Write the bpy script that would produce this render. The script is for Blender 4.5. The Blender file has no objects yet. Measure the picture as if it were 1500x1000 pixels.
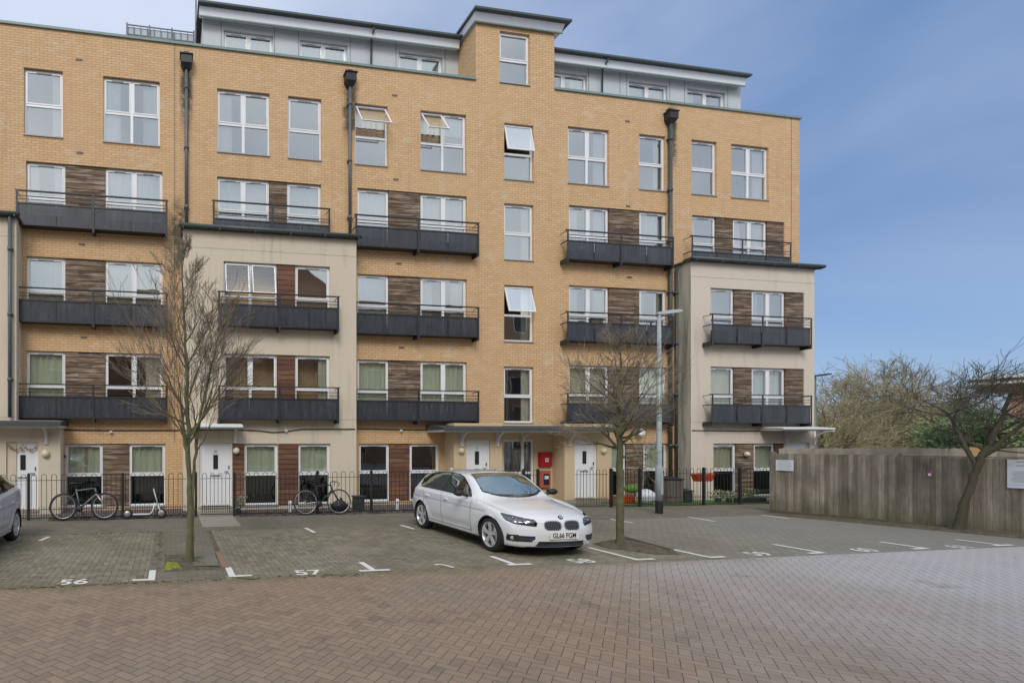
import bpy, math, random
import numpy as np
from mathutils import Vector, Matrix
R = math.radians
random.seed(7)
scene = bpy.context.scene
COL = scene.collection

# ------------------------------------------------------------------ camera numbers (metres, from the photograph's perspective)
YAW = R(9.33); FPX = 779.0; PPX = 378.0; HOR = 648.0; CH = 2.0; D = 16.24
CT, ST = math.cos(YAW), math.sin(YAW)
def fx(px, Y):                      # X on the plane y=Y
    return Y * math.tan(YAW + math.atan((px - PPX) / FPX))
def fz(px, py, Y):                  # height on the plane y=Y
    X = fx(px, Y); d = X * ST + Y * CT
    return CH + (HOR - py) * d / FPX
def gp(px, py, z=0.0):              # point on a horizontal plane
    d = FPX * (CH - z) / (py - HOR); xc = (px - PPX) / FPX * d
    return (xc * CT + d * ST, -xc * ST + d * CT)

# ------------------------------------------------------------------ node helpers
class NT:
    def __init__(s, name):
        s.mat = bpy.data.materials.new(name); s.mat.use_nodes = True
        s.t = s.mat.node_tree; s.t.nodes.clear()
        s.out = s.t.nodes.new('ShaderNodeOutputMaterial')
    def n(s, typ, **kw):
        nd = s.t.nodes.new(typ)
        for k, v in kw.items(): setattr(nd, k, v)
        return nd
    def link(s, a, b): s.t.links.new(a, b)
    def put(s, sock, v):
        if isinstance(v, bpy.types.NodeSocket): s.link(v, sock)
        elif isinstance(v, (tuple, list)) and len(v) == 3 and sock.type == 'RGBA': sock.default_value = (*v, 1)
        else: sock.default_value = v
    def m(s, op, a, b=None, c=None, clamp=False):
        nd = s.n('ShaderNodeMath', operation=op, use_clamp=clamp)
        for i, v in enumerate((a, b, c)):
            if v is not None: s.put(nd.inputs[i], v)
        return nd.outputs[0]
    def mix(s, f, a, b, mode='MIX'):
        nd = s.n('ShaderNodeMix', data_type='RGBA', blend_type=mode)
        s.put(nd.inputs[0], f); s.put(nd.inputs[6], a); s.put(nd.inputs[7], b)
        return nd.outputs[2]
    def pos(s, kind='world'):
        if kind == 'world': return s.n('ShaderNodeNewGeometry').outputs['Position']
        return s.n('ShaderNodeTexCoord').outputs['Object']
    def sep(s, v):
        nd = s.n('ShaderNodeSeparateXYZ'); s.link(v, nd.inputs[0]); return nd.outputs
    def comb(s, x, y, z=0.0):
        nd = s.n('ShaderNodeCombineXYZ')
        for i, v in enumerate((x, y, z)): s.put(nd.inputs[i], v)
        return nd.outputs[0]
    def noise(s, vec, scale, detail=4, rough=.55, dist=0):
        nd = s.n('ShaderNodeTexNoise'); s.put(nd.inputs['Vector'], vec)
        nd.inputs['Scale'].default_value = scale; nd.inputs['Detail'].default_value = detail
        nd.inputs['Roughness'].default_value = rough; nd.inputs['Distortion'].default_value = dist
        return nd.outputs['Fac']
    def white(s, vec):
        nd = s.n('ShaderNodeTexWhiteNoise', noise_dimensions='3D'); s.put(nd.inputs['Vector'], vec); return nd.outputs['Value']
    def ramp(s, f, stops):
        nd = s.n('ShaderNodeValToRGB'); s.put(nd.inputs[0], f)
        e = nd.color_ramp.elements
        while len(e) < len(stops): e.new(.5)
        for i, (p, c) in enumerate(stops):
            e[i].position = p; e[i].color = (*c, 1) if isinstance(c, (tuple, list)) else (c, c, c, 1)
        return nd.outputs[0]
    def vmul(s, v, k):
        nd = s.n('ShaderNodeVectorMath', operation='MULTIPLY'); s.link(v, nd.inputs[0]); nd.inputs[1].default_value = k; return nd.outputs[0]
    def bump(s, h, strength=.3, dist=.01):
        nd = s.n('ShaderNodeBump'); s.put(nd.inputs['Height'], h)
        nd.inputs['Strength'].default_value = strength; nd.inputs['Distance'].default_value = dist
        return nd.outputs[0]
    def bsdf(s, col, rough=.7, metal=0, normal=None, spec=.5, coat=0):
        p = s.n('ShaderNodeBsdfPrincipled')
        s.put(p.inputs['Base Color'], col); s.put(p.inputs['Roughness'], rough); s.put(p.inputs['Metallic'], metal)
        p.inputs['Specular IOR Level'].default_value = spec
        p.inputs['Coat Weight'].default_value = coat; p.inputs['Coat Roughness'].default_value = .06
        if normal: s.link(normal, p.inputs['Normal'])
        s.link(p.outputs[0], s.out.inputs[0]); return p

M = {}
def plain(name, col, rough=.6, metal=0, var=.12, scale=6, spec=.5, coat=0):
    t = NT(name); n = t.noise(t.pos(), scale, 5)
    c = t.mix(n, tuple(v * (1 - var) for v in col), tuple(min(1, v * (1 + var)) for v in col))
    t.bsdf(c, rough, metal, spec=spec, coat=coat); M[name] = t.mat; return t.mat

def brick_mat(name, ca, cb, mortar, stain=.5):
    t = NT(name); x, y, z = t.sep(t.pos()); v = t.comb(t.m('ADD', x, y), z)
    b = t.n('ShaderNodeTexBrick'); t.link(v, b.inputs['Vector'])
    b.inputs['Scale'].default_value = 1; b.inputs['Brick Width'].default_value = .225; b.inputs['Row Height'].default_value = .075
    b.inputs['Mortar Size'].default_value = .0095; b.inputs['Mortar Smooth'].default_value = .25; b.inputs['Bias'].default_value = 0
    b.offset = .5
    t.put(b.inputs['Color1'], ca); t.put(b.inputs['Color2'], cb); t.put(b.inputs['Mortar'], mortar)
    big = t.noise(v, .55, 5, .6)
    col = t.mix(t.m('MULTIPLY', t.m('SUBTRACT', big, .42, clamp=True), 1.6), b.outputs['Color'], tuple(q * .86 for q in ca))
    # efflorescence and rain streaks
    eff = t.noise(t.comb(t.m('MULTIPLY', x, 1.0), z), 1.3, 8, .75)
    col = t.mix(t.m('MULTIPLY', t.m('SUBTRACT', eff, .55, clamp=True), 3.0, clamp=True), col, (.62, .56, .47))
    st = t.noise(t.comb(t.m('MULTIPLY', x, 3.5), t.m('MULTIPLY', z, .30)), 1.0, 7, .7)
    col = t.mix(t.m('MULTIPLY', t.m('SUBTRACT', st, .55, clamp=True), stain * 2, clamp=True), col, tuple(q * .55 for q in ca))
    if name == 'buff_brick':                       # algae beside the leaking hopper heads
        an = t.noise(v, 2.6, 8, .75)
        for (px_, zc_, hw) in ((513, 12.6, .30), (273, 12.6, .24), (985, 12.9, .24), (262, 8.2, .28)):
            xp = fx(px_, D); q = t.m('SUBTRACT', 1.0, t.m('DIVIDE', t.m('ABSOLUTE', t.m('SUBTRACT', x, xp)), hw), clamp=True)
            q = t.m('MULTIPLY', q, t.m('SUBTRACT', 1.0, t.m('DIVIDE', t.m('ABSOLUTE', t.m('SUBTRACT', z, zc_)), 1.3), clamp=True))
            col = t.mix(t.m('MULTIPLY', q, t.m('MULTIPLY', t.m('SUBTRACT', an, .36, clamp=True), 14.0), clamp=True), col, (.10, .09, .055))
    fine = t.noise(v, 38, 3, .7)
    col = t.mix(.35, col, t.ramp(fine, [(.3, .45), (.7, .75)]), 'OVERLAY')
    t.bsdf(col, .88, 0, t.bump(t.m('MULTIPLY', t.m('SUBTRACT', 1.0, b.outputs['Fac']), 1.0), .5, .006)); M[name] = t.mat

def render_mat(name, col, dirt, amount=.6, lo=.55):
    t = NT(name); p = t.pos(); x, y, z = t.sep(p); u = t.m('ADD', x, y)
    n1 = t.noise(p, .7, 6, .6); n2 = t.noise(p, 30, 4, .7)
    st = t.noise(t.comb(t.m('MULTIPLY', u, 4.0), t.m('MULTIPLY', z, .3)), 1.0, 5, .65)
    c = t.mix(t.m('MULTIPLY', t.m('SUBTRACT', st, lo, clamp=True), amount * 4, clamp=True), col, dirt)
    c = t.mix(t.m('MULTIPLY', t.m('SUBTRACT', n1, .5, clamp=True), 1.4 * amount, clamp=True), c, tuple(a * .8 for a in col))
    t.bsdf(c, .9, 0, t.bump(n2, .25, .004)); M[name] = t.mat

def board_mat(name, ca, cb, cc, h=.118, vertical=False, gap=.06, weather=.6):
    t = NT(name); x, y, z = t.sep(t.pos()); u = t.m('ADD', x, y)
    a, b = (u, z) if vertical else (z, u)        # a: across boards, b: along
    q = t.m('DIVIDE', a, h); idn = t.m('FLOOR', q); fr = t.m('FRACT', q)
    rnd = t.white(t.comb(idn, t.m('FLOOR', t.m('DIVIDE', b, 1.7)), 3.3))
    grain = t.noise(t.comb(t.m('MULTIPLY', a, 55), t.m('MULTIPLY', b, 2.2), t.m('MULTIPLY', rnd, 9)), 1.0, 5, .6, .4)
    blot = t.noise(t.comb(t.m('MULTIPLY', a, 13), t.m('MULTIPLY', b, 1.3), t.m('MULTIPLY', rnd, .6)), 1.0, 6, .62, .8)
    c = t.mix(rnd, ca, cb)
    c = t.mix(t.m('MULTIPLY', t.m('SUBTRACT', blot, .46, clamp=True), 4.5 * weather, clamp=True), c, cc)
    c = t.mix(.55, c, t.ramp(grain, [(.25, .2), (.75, .8)]), 'OVERLAY')
    edge = t.m('MINIMUM', fr, t.m('SUBTRACT', 1.0, fr)); line = t.m('LESS_THAN', edge, gap)
    c = t.mix(line, c, (.022, .018, .015))
    t.bsdf(c, .82, 0, t.bump(t.m('ADD', t.m('MULTIPLY', grain, .3), t.m('SUBTRACT', 1.0, line)), .6, .006)); M[name] = t.mat

def herring(name, w, ang, ca, cb, joint, patchcol, patch, rough=.62, extra=None, jw=.055):
    """90 degree herringbone block paving: cell (i-j) mod 4 picks the half of each block"""
    t = NT(name); x, y, z = t.sep(t.pos()); c_, s_ = math.cos(ang), math.sin(ang)
    X = t.m('DIVIDE', t.m('ADD', t.m('MULTIPLY', x, c_), t.m('MULTIPLY', y, s_)), w)
    Y = t.m('DIVIDE', t.m('SUBTRACT', t.m('MULTIPLY', y, c_), t.m('MULTIPLY', x, s_)), w)
    i, j = t.m('FLOOR', X), t.m('FLOOR', Y); u, v = t.m('SUBTRACT', X, i), t.m('SUBTRACT', Y, j)
    k = t.m('FLOORED_MODULO', t.m('SUBTRACT', i, j), 4.0)
    is_ = [t.m('COMPARE', k, float(q), .25) for q in range(4)]
    L = t.m('ADD', u, t.m('MULTIPLY', is_[1], 10)); Rr = t.m('ADD', t.m('SUBTRACT', 1.0, u), t.m('MULTIPLY', is_[0], 10))
    B = t.m('ADD', v, t.m('MULTIPLY', is_[2], 10)); T = t.m('ADD', t.m('SUBTRACT', 1.0, v), t.m('MULTIPLY', is_[3], 10))
    e = t.m('MINIMUM', t.m('MINIMUM', L, Rr), t.m('MINIMUM', B, T))
    bi = t.m('SUBTRACT', i, is_[1]); bj = t.m('SUBTRACT', j, is_[2])
    rnd = t.white(t.comb(bi, bj, 1.7)); rnd2 = t.white(t.comb(bj, bi, 7.7))
    col = t.mix(rnd, ca, cb)
    col = t.mix(t.m('MULTIPLY', t.m('GREATER_THAN', rnd2, .95), .35), col, tuple(q * .62 for q in ca))
    p2 = t.comb(x, y)
    big = t.noise(p2, .35, 6, .6)
    col = t.mix(t.m('MULTIPLY', t.m('SUBTRACT', big, .46, clamp=True), patch * 5, clamp=True), col, patchcol)
    mid = t.noise(p2, 2.2, 6, .7)
    col = t.mix(t.m('MULTIPLY', t.m('SUBTRACT', mid, .5, clamp=True), 1.6, clamp=True), col, tuple(q * .6 for q in ca))
    if extra: col = extra(t, x, y, col)
    fine = t.noise(p2, 90, 3, .8)
    col = t.mix(.5, col, t.ramp(fine, [(.25, .32), (.75, .72)]), 'OVERLAY')
    jn = t.m('SUBTRACT', 1.0, t.m('DIVIDE', e, jw, clamp=True), clamp=True)
    col = t.mix(t.m('MULTIPLY', jn, .9), col, joint)
    hgt = t.m('SUBTRACT', t.m('ADD', t.m('MULTIPLY', fine, .2), t.m('MULTIPLY', rnd, .45)), jn)
    wet = t.noise(p2, .5, 4, .5)
    rg = t.m('ADD', rough - .1, t.m('MULTIPLY', wet, .25))
    t.bsdf(col, rg, 0, t.bump(hgt, .55, .006)); M[name] = t.mat

brick_mat('buff_brick', (.66, .43, .232), (.575, .36, .185), (.35, .25, .155), 1.2)
brick_mat('red_brick', (.36, .19, .10), (.28, .15, .085), (.36, .30, .24), .3)
render_mat('cream_render', (.62, .545, .43), (.36, .31, .24), .75)
render_mat('pale_render', (.64, .57, .48), (.40, .36, .30), .6)
render_mat('yellow_render', (.60, .47, .30), (.40, .32, .21), .4)
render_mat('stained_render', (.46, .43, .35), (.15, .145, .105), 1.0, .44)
board_mat('grey_timber', (.080, .048, .028), (.165, .105, .065), (.37, .295, .225), h=.15, weather=1.0)
board_mat('red_timber', (.12, .05, .03), (.23, .11, .062), (.065, .04, .03), h=.15, weather=.8)
plain('upvc', (.80, .81, .83), .32, var=.05, spec=.5)
plain('sill_metal', (.36, .38, .38), .5)
plain('grey_panel', (.50, .54, .56), .5, var=.05, scale=2)
plain('fascia_white', (.78, .82, .88), .5, var=.06)
plain('gutter', (.055, .075, .075), .45, var=.3)
plain('coping', (.18, .26, .25), .5, var=.25)
plain('pipe', (.11, .12, .14), .4, var=.25)
plain('black_metal', (.016, .017, .018), .45, var=.3)
plain('balcony_metal', (.028, .030, .034), .42, var=.3)
plain('interior', (.46, .41, .35), .9)
plain('roofing', (.05, .055, .06), .95, var=.2)
plain('bracket_white', (.68, .66, .62), .6, var=.1)
plain('lamp_cream', (.66, .62, .42), .4)
plain('door_white', (.76, .78, .80), .35, var=.04)
plain('dark_glass', (.03, .033, .03), .08)
plain('fire_red', (.42, .012, .014), .35, var=.1)
plain('dull_red', (.42, .10, .07), .5, var=.1)
plain('cable', (.04, .035, .03), .6)
plain('concrete', (.29, .27, .22), .85, var=.25, scale=3)
plain('pit_concrete', (.17, .165, .13), .85, var=.35, scale=4)
plain('kerb_red', (.26, .16, .11), .8, var=.25)
plain('lamp_paint', (.34, .40, .42), .4, var=.1)
plain('white_paint', (.72, .72, .68), .6, var=.12, scale=25)
plain('rubber', (.018, .018, .019), .75)
plain('alloy', (.66, .67, .69), .3, .45, var=.05)
plain('chrome', (.7, .7, .72), .12, 1)
plain('dark_plastic', (.02, .021, .024), .5)
plain('blue_plastic', (.035, .045, .10), .35)
plain('lamp_red', (.42, .015, .02), .15, spec=.8)
plain('plate_white', (.74, .74, .72), .4, var=.03)
plain('ink', (.015, .015, .018), .5)
plain('roundel_blue', (.02, .16, .45), .3)
plain('silver_part', (.45, .46, .47), .35, .6)
plain('grass_green', (.10, .22, .03), .9, var=.4, scale=14)
plain('moss', (.20, .23, .02), .95, var=.5, scale=12)
plain('white_plastic', (.68, .72, .76), .5)
plain('box_brown', (.15, .125, .11), .7)
plain('orange_red', (.55, .07, .015), .5)
plain('pot_dark', (.03, .045, .04), .6)
plain('leaf_dark', (.04, .085, .03), .7, var=.4)
plain('leaf_pale', (.20, .26, .10), .75, var=.5, scale=3)
plain('flower', (.65, .66, .60), .7)
plain('sign_blue', (.03, .06, .30), .5)
plain('sign_face', (.55, .62, .74), .45, var=.04)
plain('notice', (.62, .68, .76), .5, var=.05)
plain('sky_roof', (.45, .50, .56), .6)
def soil():
    t = NT('soil'); p = t.pos(); n = t.noise(p, 9, 7, .75); n2 = t.noise(p, 60, 3, .7)
    c = t.ramp(n, [(.3, (.05, .043, .03)), (.5, (.115, .098, .068)), (.68, (.16, .15, .09))])
    t.bsdf(c, .95, 0, t.bump(n2, .8, .02)); M['soil'] = t.mat
soil()
def gravel():
    t = NT('slate_chips'); p = t.pos(); v = t.n('ShaderNodeTexVoronoi'); t.link(p, v.inputs['Vector']); v.inputs['Scale'].default_value = 34
    w = t.white(v.outputs['Position']); c = t.ramp(w, [(0, (.07, .055, .06)), (.6, (.15, .115, .115)), (1, (.26, .22, .21))])
    t.bsdf(c, .85, 0, t.bump(v.outputs['Distance'], 1.0, .03)); M['slate_chips'] = t.mat
gravel()
def bark(name, ca, cb, moss, am):
    t = NT(name); p = t.pos(); x, y, z = t.sep(p); n = t.noise(t.vmul(p, (30, 30, 8)), 1, 6, .7); n2 = t.noise(p, 5, 5, .7)
    c = t.mix(n, ca, cb); c = t.mix(t.m('MULTIPLY', t.m('SUBTRACT', n2, .5 - am * .3, clamp=True), 6 * am, clamp=True), c, moss)
    t.bsdf(c, .92, 0, t.bump(n, .8, .02)); M[name] = t.mat
bark('mossy_bark', (.045, .042, .032), (.12, .11, .08), (.15, .155, .065), .55)
bark('grey_bark', (.055, .048, .038), (.13, .115, .09), (.10, .115, .05), .3)
bark('far_bark', (.23, .185, .115), (.37, .305, .19), (.22, .22, .10), .4)
bark('dark_bark', (.055, .048, .038), (.12, .105, .082), (.07, .08, .03), .4)
bark('twig', (.15, .125, .095), (.29, .245, .185), (.12, .12, .06), .1)

def paint(name, col, flake=.0, rough=.22):
    t = NT(name); n = t.noise(t.pos('obj'), 2.5, 6, .7)
    x, y, z = t.sep(t.pos('obj'))
    dirt = t.m('MULTIPLY', t.m('SUBTRACT', .52, z, clamp=True), t.m('MULTIPLY', n, 1.3), clamp=True)
    c = t.mix(dirt, col, (.30, .27, .22)); t.bsdf(c, rough, flake, coat=1.0); M[name] = t.mat
paint('white_car_paint', (.72, .75, .79)); paint('silver_car_paint', (.60, .65, .72), .0)

def glass_mat(name, refl, tint, rough=.0, bmp=.12, gc=(.90, .95, .96)):
    t = NT(name); lw = t.n('ShaderNodeLayerWeight'); lw.inputs['Blend'].default_value = .35
    f = t.m('ADD', refl, t.m('MULTIPLY', lw.outputs['Fresnel'], .55), clamp=True)
    g = t.n('ShaderNodeBsdfGlossy'); g.inputs['Roughness'].default_value = rough; g.inputs['Color'].default_value = (*gc, 1)
    n = t.noise(t.pos(), .9, 2, .5); bp = t.bump(n, bmp, .02)
    if bmp: t.link(bp, g.inputs['Normal'])
    tr = t.n('ShaderNodeBsdfTransparent'); tr.inputs['Color'].default_value = (*tint, 1)
    mx = t.n('ShaderNodeMixShader'); t.link(f, mx.inputs[0]); t.link(tr.outputs[0], mx.inputs[1]); t.link(g.outputs[0], mx.inputs[2])
    t.link(mx.outputs[0], t.out.inputs[0]); M[name] = t.mat
glass_mat('window_glass', .40, (.93, .97, .94))
glass_mat('low_glass', .10, (.09, .11, .105))
glass_mat('shaded_glass', .16, (.95, .98, .95))
glass_mat('car_glass', .46, (.14, .20, .18), 0, .0, (.82, .97, .93))
glass_mat('lens_glass', .12, (.92, .94, .96))
def curtain_mat(name, col):
    t = NT(name); x, y, z = t.sep(t.pos()); n = t.noise(t.comb(t.m('MULTIPLY', x, 14), t.m('MULTIPLY', z, .6)), 1, 4, .6)
    c = t.mix(n, tuple(v * .62 for v in col), col); t.bsdf(c, .9); M[name] = t.mat
curtain_mat('curtain_green', (.80, .86, .68)); curtain_mat('net_white', (.84, .87, .86)); curtain_mat('curtain_cream', (.82, .78, .62))
board_mat('brown_blind', (.30, .21, .14), (.36, .26, .18), (.22, .15, .10), h=.05, gap=.1)
def panel_mat():
    t = NT('balcony_panel'); x, y, z = t.sep(t.pos()); n = t.noise(t.comb(t.m('MULTIPLY', x, 9), t.m('MULTIPLY', z, 1.2)), 1, 5, .7)
    c = t.ramp(n, [(.3, (.026, .030, .039)), (.6, (.056, .063, .077)), (.78, (.11, .12, .135))])
    p = t.bsdf(c, .38, .0); tr = t.n('ShaderNodeBsdfTransparent'); mx = t.n('ShaderNodeMixShader'); mx.inputs[0].default_value = .2
    t.link(p.outputs[0], mx.inputs[1]); t.link(tr.outputs[0], mx.inputs[2]); t.link(mx.outputs[0], t.out.inputs[0]); M['balcony_panel'] = t.mat
panel_mat()
def fence_mat():
    t = NT('fence_wood'); x, y, z = t.sep(t.pos())
    rnd = t.white(t.comb(t.m('FLOOR', t.m('DIVIDE', t.m('SUBTRACT', y, 0.0), .0885)), 1.0, 2.0))
    g = t.noise(t.comb(t.m('MULTIPLY', y, 34), t.m('MULTIPLY', z, 1.1), rnd), 1, 6, .65, .5)
    b = t.noise(t.comb(t.m('MULTIPLY', y, 2.4), t.m('MULTIPLY', z, 1.1)), 1, 5, .6)
    c = t.mix(rnd, (.17, .152, .12), (.31, .282, .228)); c = t.mix(t.m('MULTIPLY', t.m('SUBTRACT', b, .42, clamp=True), 3, clamp=True), c, (.075, .065, .05))
    c = t.mix(.8, c, t.ramp(g, [(.2, .25), (.8, .85)]), 'OVERLAY')
    low = t.m('MULTIPLY', t.m('SUBTRACT', .45, z, clamp=True), t.m('MULTIPLY', b, 3.2), clamp=True)
    c = t.mix(low, c, (.11, .11, .045))
    t.bsdf(c, .9, 0, t.bump(g, .5, .01)); M['fence_wood'] = t.mat
fence_mat()
plain('new_wood', (.38, .24, .11), .8, var=.2)

YKM = 7.72
def road_extra(t, x, y, col):
    o1 = t.noise(t.comb(x, y, 9.0), .5, 5, .6); col = t.mix(t.m('MULTIPLY', t.m('SUBTRACT', o1, .53, clamp=True), 2.6, clamp=True), col, (.32, .21, .135))
    o2 = t.noise(t.comb(x, y, 3.0), 1.7, 3, .5); col = t.mix(t.m('MULTIPLY', t.m('SUBTRACT', o2, .66, clamp=True), 6.0, clamp=True), col, (.10, .085, .07))
    # sky sheen painted as pale grey towards the right of the court, ragged edge
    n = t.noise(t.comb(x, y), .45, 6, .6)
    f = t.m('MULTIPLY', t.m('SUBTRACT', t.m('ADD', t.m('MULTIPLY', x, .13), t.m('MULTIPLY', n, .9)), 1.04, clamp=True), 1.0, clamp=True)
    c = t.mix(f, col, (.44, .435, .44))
    m2 = t.noise(t.comb(x, y), 1.1, 5, .7)
    c = edge_moss(t, x, y, c, 1)
    return t.mix(t.m('MULTIPLY', t.m('SUBTRACT', m2, .58, clamp=True), 3.0, clamp=True), c, (.11, .115, .085))
def edge_moss(t, x, y, col, sgn):
    n = t.noise(t.comb(x, y), 3.2, 7, .75)
    dd = t.m('MULTIPLY', t.m('ABSOLUTE', t.m('SUBTRACT', y, YKM)), 1.6)
    f = t.m('MULTIPLY', t.m('SUBTRACT', t.m('SUBTRACT', t.m('MULTIPLY', n, 1.7), dd), .42, clamp=True), 1.8, clamp=True)
    f = t.m('MULTIPLY', f, t.m('SUBTRACT', 1.0, t.m('MULTIPLY', x, .07), clamp=True))
    return t.mix(t.m('MINIMUM', f, .85), col, (.155, .14, .075))
def bay_extra(t, x, y, col):
    n = t.noise(t.comb(x, y), 1.6, 7, .75)
    c = t.mix(t.m('MULTIPLY', t.m('SUBTRACT', n, .52, clamp=True), 2.6, clamp=True), col, (.125, .125, .055))
    g2 = t.noise(t.comb(x, y, 4.0), .55, 7, .7); c = t.mix(t.m('MULTIPLY', t.m('SUBTRACT', g2, .5, clamp=True), 3.5, clamp=True), c, (.30, .27, .21))
    c = edge_moss(t, x, y, c, 1)
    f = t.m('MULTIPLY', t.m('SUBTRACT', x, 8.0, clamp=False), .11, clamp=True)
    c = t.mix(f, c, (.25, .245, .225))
    return c
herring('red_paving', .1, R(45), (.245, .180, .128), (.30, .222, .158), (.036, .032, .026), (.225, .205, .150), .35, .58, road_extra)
herring('grey_paving', .1, R(0), (.170, .158, .112), (.265, .245, .178), (.040, .038, .026), (.15, .13, .095), .5, .6, bay_extra, .085)
def footpath_mat():
    t = NT('path_paving'); x, y, z = t.sep(t.pos()); b = t.n('ShaderNodeTexBrick'); t.link(t.comb(x, y), b.inputs['Vector'])
    b.inputs['Scale'].default_value = 1; b.inputs['Brick Width'].default_value = .2; b.inputs['Row Height'].default_value = .1; b.inputs['Mortar Size'].default_value = .004
    t.put(b.inputs['Color1'], (.15, .135, .11)); t.put(b.inputs['Color2'], (.20, .18, .145)); t.put(b.inputs['Mortar'], (.06, .06, .04))
    n = t.noise(t.comb(x, y), 1.1, 7, .7); c = t.mix(t.m('MULTIPLY', t.m('SUBTRACT', n, .45, clamp=True), 3, clamp=True), b.outputs['Color'], (.12, .12, .06))
    t.bsdf(c, .75); M['path_paving'] = t.mat
footpath_mat()
def ground_mat():
    t = NT('ground_mat'); n = t.noise(t.pos(), .2, 6); t.bsdf(t.mix(n, (.06, .065, .04), (.11, .11, .08)), .95); M['ground_mat'] = t.mat
ground_mat()

# ------------------------------------------------------------------ mesh helpers
OFF = {}
class MB:
    def __init__(s): s.v = []; s.f = []; s.mi = []; s.cur = 0; s.sm = []
    def add(s, vs, fs, smooth=False):
        o = len(s.v); s.v += [tuple(p) for p in vs]
        for f in fs: s.f.append([i + o for i in f]); s.mi.append(s.cur); s.sm.append(smooth)
    def box(s, x0, x1, y0, y1, z0, z1):
        vs = [(x, y, z) for x in (x0, x1) for y in (y0, y1) for z in (z0, z1)]
        s.add(vs, [(0, 1, 3, 2), (4, 6, 7, 5), (0, 4, 5, 1), (2, 3, 7, 6), (0, 2, 6, 4), (1, 5, 7, 3)]); return s
    def obox(s, c, ax, ay, az):                # centre and three half-axis vectors
        c, ax, ay, az = map(Vector, (c, ax, ay, az))
        vs = [c + i * ax + j * ay + k * az for i in (-1, 1) for j in (-1, 1) for k in (-1, 1)]
        s.add(vs, [(0, 1, 3, 2), (4, 6, 7, 5), (0, 4, 5, 1), (2, 3, 7, 6), (0, 2, 6, 4), (1, 5, 7, 3)]); return s
    def quad(s, a, b, c, d): s.add([a, b, c, d], [(0, 1, 2, 3)]); return s
    def poly(s, pts): s.add(pts, [tuple(range(len(pts)))]); return s
    def tube(s, pts, rs, n=8, cap=True):
        pts = [Vector(p) for p in pts]
        if not isinstance(rs, (list, tuple)): rs = [rs] * len(pts)
        vs = []; fs = []; up = None
        for i, p in enumerate(pts):
            d = (pts[min(i + 1, len(pts) - 1)] - pts[max(i - 1, 0)]).normalized()
            if up is None or abs(up.dot(d)) > .98: up = Vector((0, 0, 1)) if abs(d.z) < .9 else Vector((1, 0, 0))
            a = d.cross(up).normalized(); b = d.cross(a).normalized(); up = b.cross(d).normalized() if False else up
            for k in range(n):
                q = 2 * math.pi * k / n
                vs.append(p + (a * math.cos(q) + b * math.sin(q)) * rs[i])
        for i in range(len(pts) - 1):
            for k in range(n):
                k2 = (k + 1) % n; fs.append((i * n + k, i * n + k2, (i + 1) * n + k2, (i + 1) * n + k))
        if cap: fs.append(tuple(range(n))[::-1]); fs.append(tuple((len(pts) - 1) * n + k for k in range(n)))
        s.add(vs, fs, n > 5); return s
    def lathe(s, c, axis, prof, n=24):         # prof: (along, radius)
        c = Vector(c); d = Vector(axis).normalized(); up = Vector((0, 0, 1)) if abs(d.z) < .9 else Vector((1, 0, 0))
        a = d.cross(up).normalized(); b = d.cross(a); vs = []; fs = []
        for (h, r) in prof:
            for k in range(n):
                q = 2 * math.pi * k / n; vs.append(c + d * h + (a * math.cos(q) + b * math.sin(q)) * r)
        for i in range(len(prof) - 1):
            for k in range(n):
                k2 = (k + 1) % n; fs.append((i * n + k, i * n + k2, (i + 1) * n + k2, (i + 1) * n + k))
        s.add(vs, fs, True); return s
    def torus(s, c, axis, R_, r, n=36, m=8):
        prof = [(r * math.sin(2 * math.pi * i / m), R_ + r * math.cos(2 * math.pi * i / m)) for i in range(m + 1)]
        return s.lathe(c, axis, prof, n)
    def ball(s, c, r, n=12, sc=(1, 1, 1), jit=0):
        vs = []; fs = []; c = Vector(c)
        for i in range(n // 2 + 1):
            for k in range(n):
                th = math.pi * i / (n // 2); ph = 2 * math.pi * k / n; j = 1 + random.uniform(-jit, jit)
                vs.append(c + Vector((math.sin(th) * math.cos(ph) * sc[0], math.sin(th) * math.sin(ph) * sc[1], math.cos(th) * sc[2])) * r * j)
        for i in range(n // 2):
            for k in range(n):
                k2 = (k + 1) % n; fs.append((i * n + k, (i + 1) * n + k, (i + 1) * n + k2, i * n + k2))
        s.add(vs, fs, True); return s
    def build(s, name, mat, parent=None, off=None):
        me = bpy.data.meshes.new(name)
        o_ = OFF.get(parent.name, (0, 0, 0)) if parent else (off or (0, 0, 0))
        vs = [(p[0] - o_[0], p[1] - o_[1], p[2] - o_[2]) for p in s.v]
        me.from_pydata(vs, [], s.f)
        for m_ in (mat if isinstance(mat, (list, tuple)) else [mat]): me.materials.append(M[m_] if isinstance(m_, str) else m_)
        me.polygons.foreach_set('material_index', s.mi); me.polygons.foreach_set('use_smooth', s.sm); me.update()
        ob = bpy.data.objects.new(name, me); COL.objects.link(ob)
        if parent: ob.parent = parent; OFF[ob.name] = o_
        elif off: ob.location = off
        return ob

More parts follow.
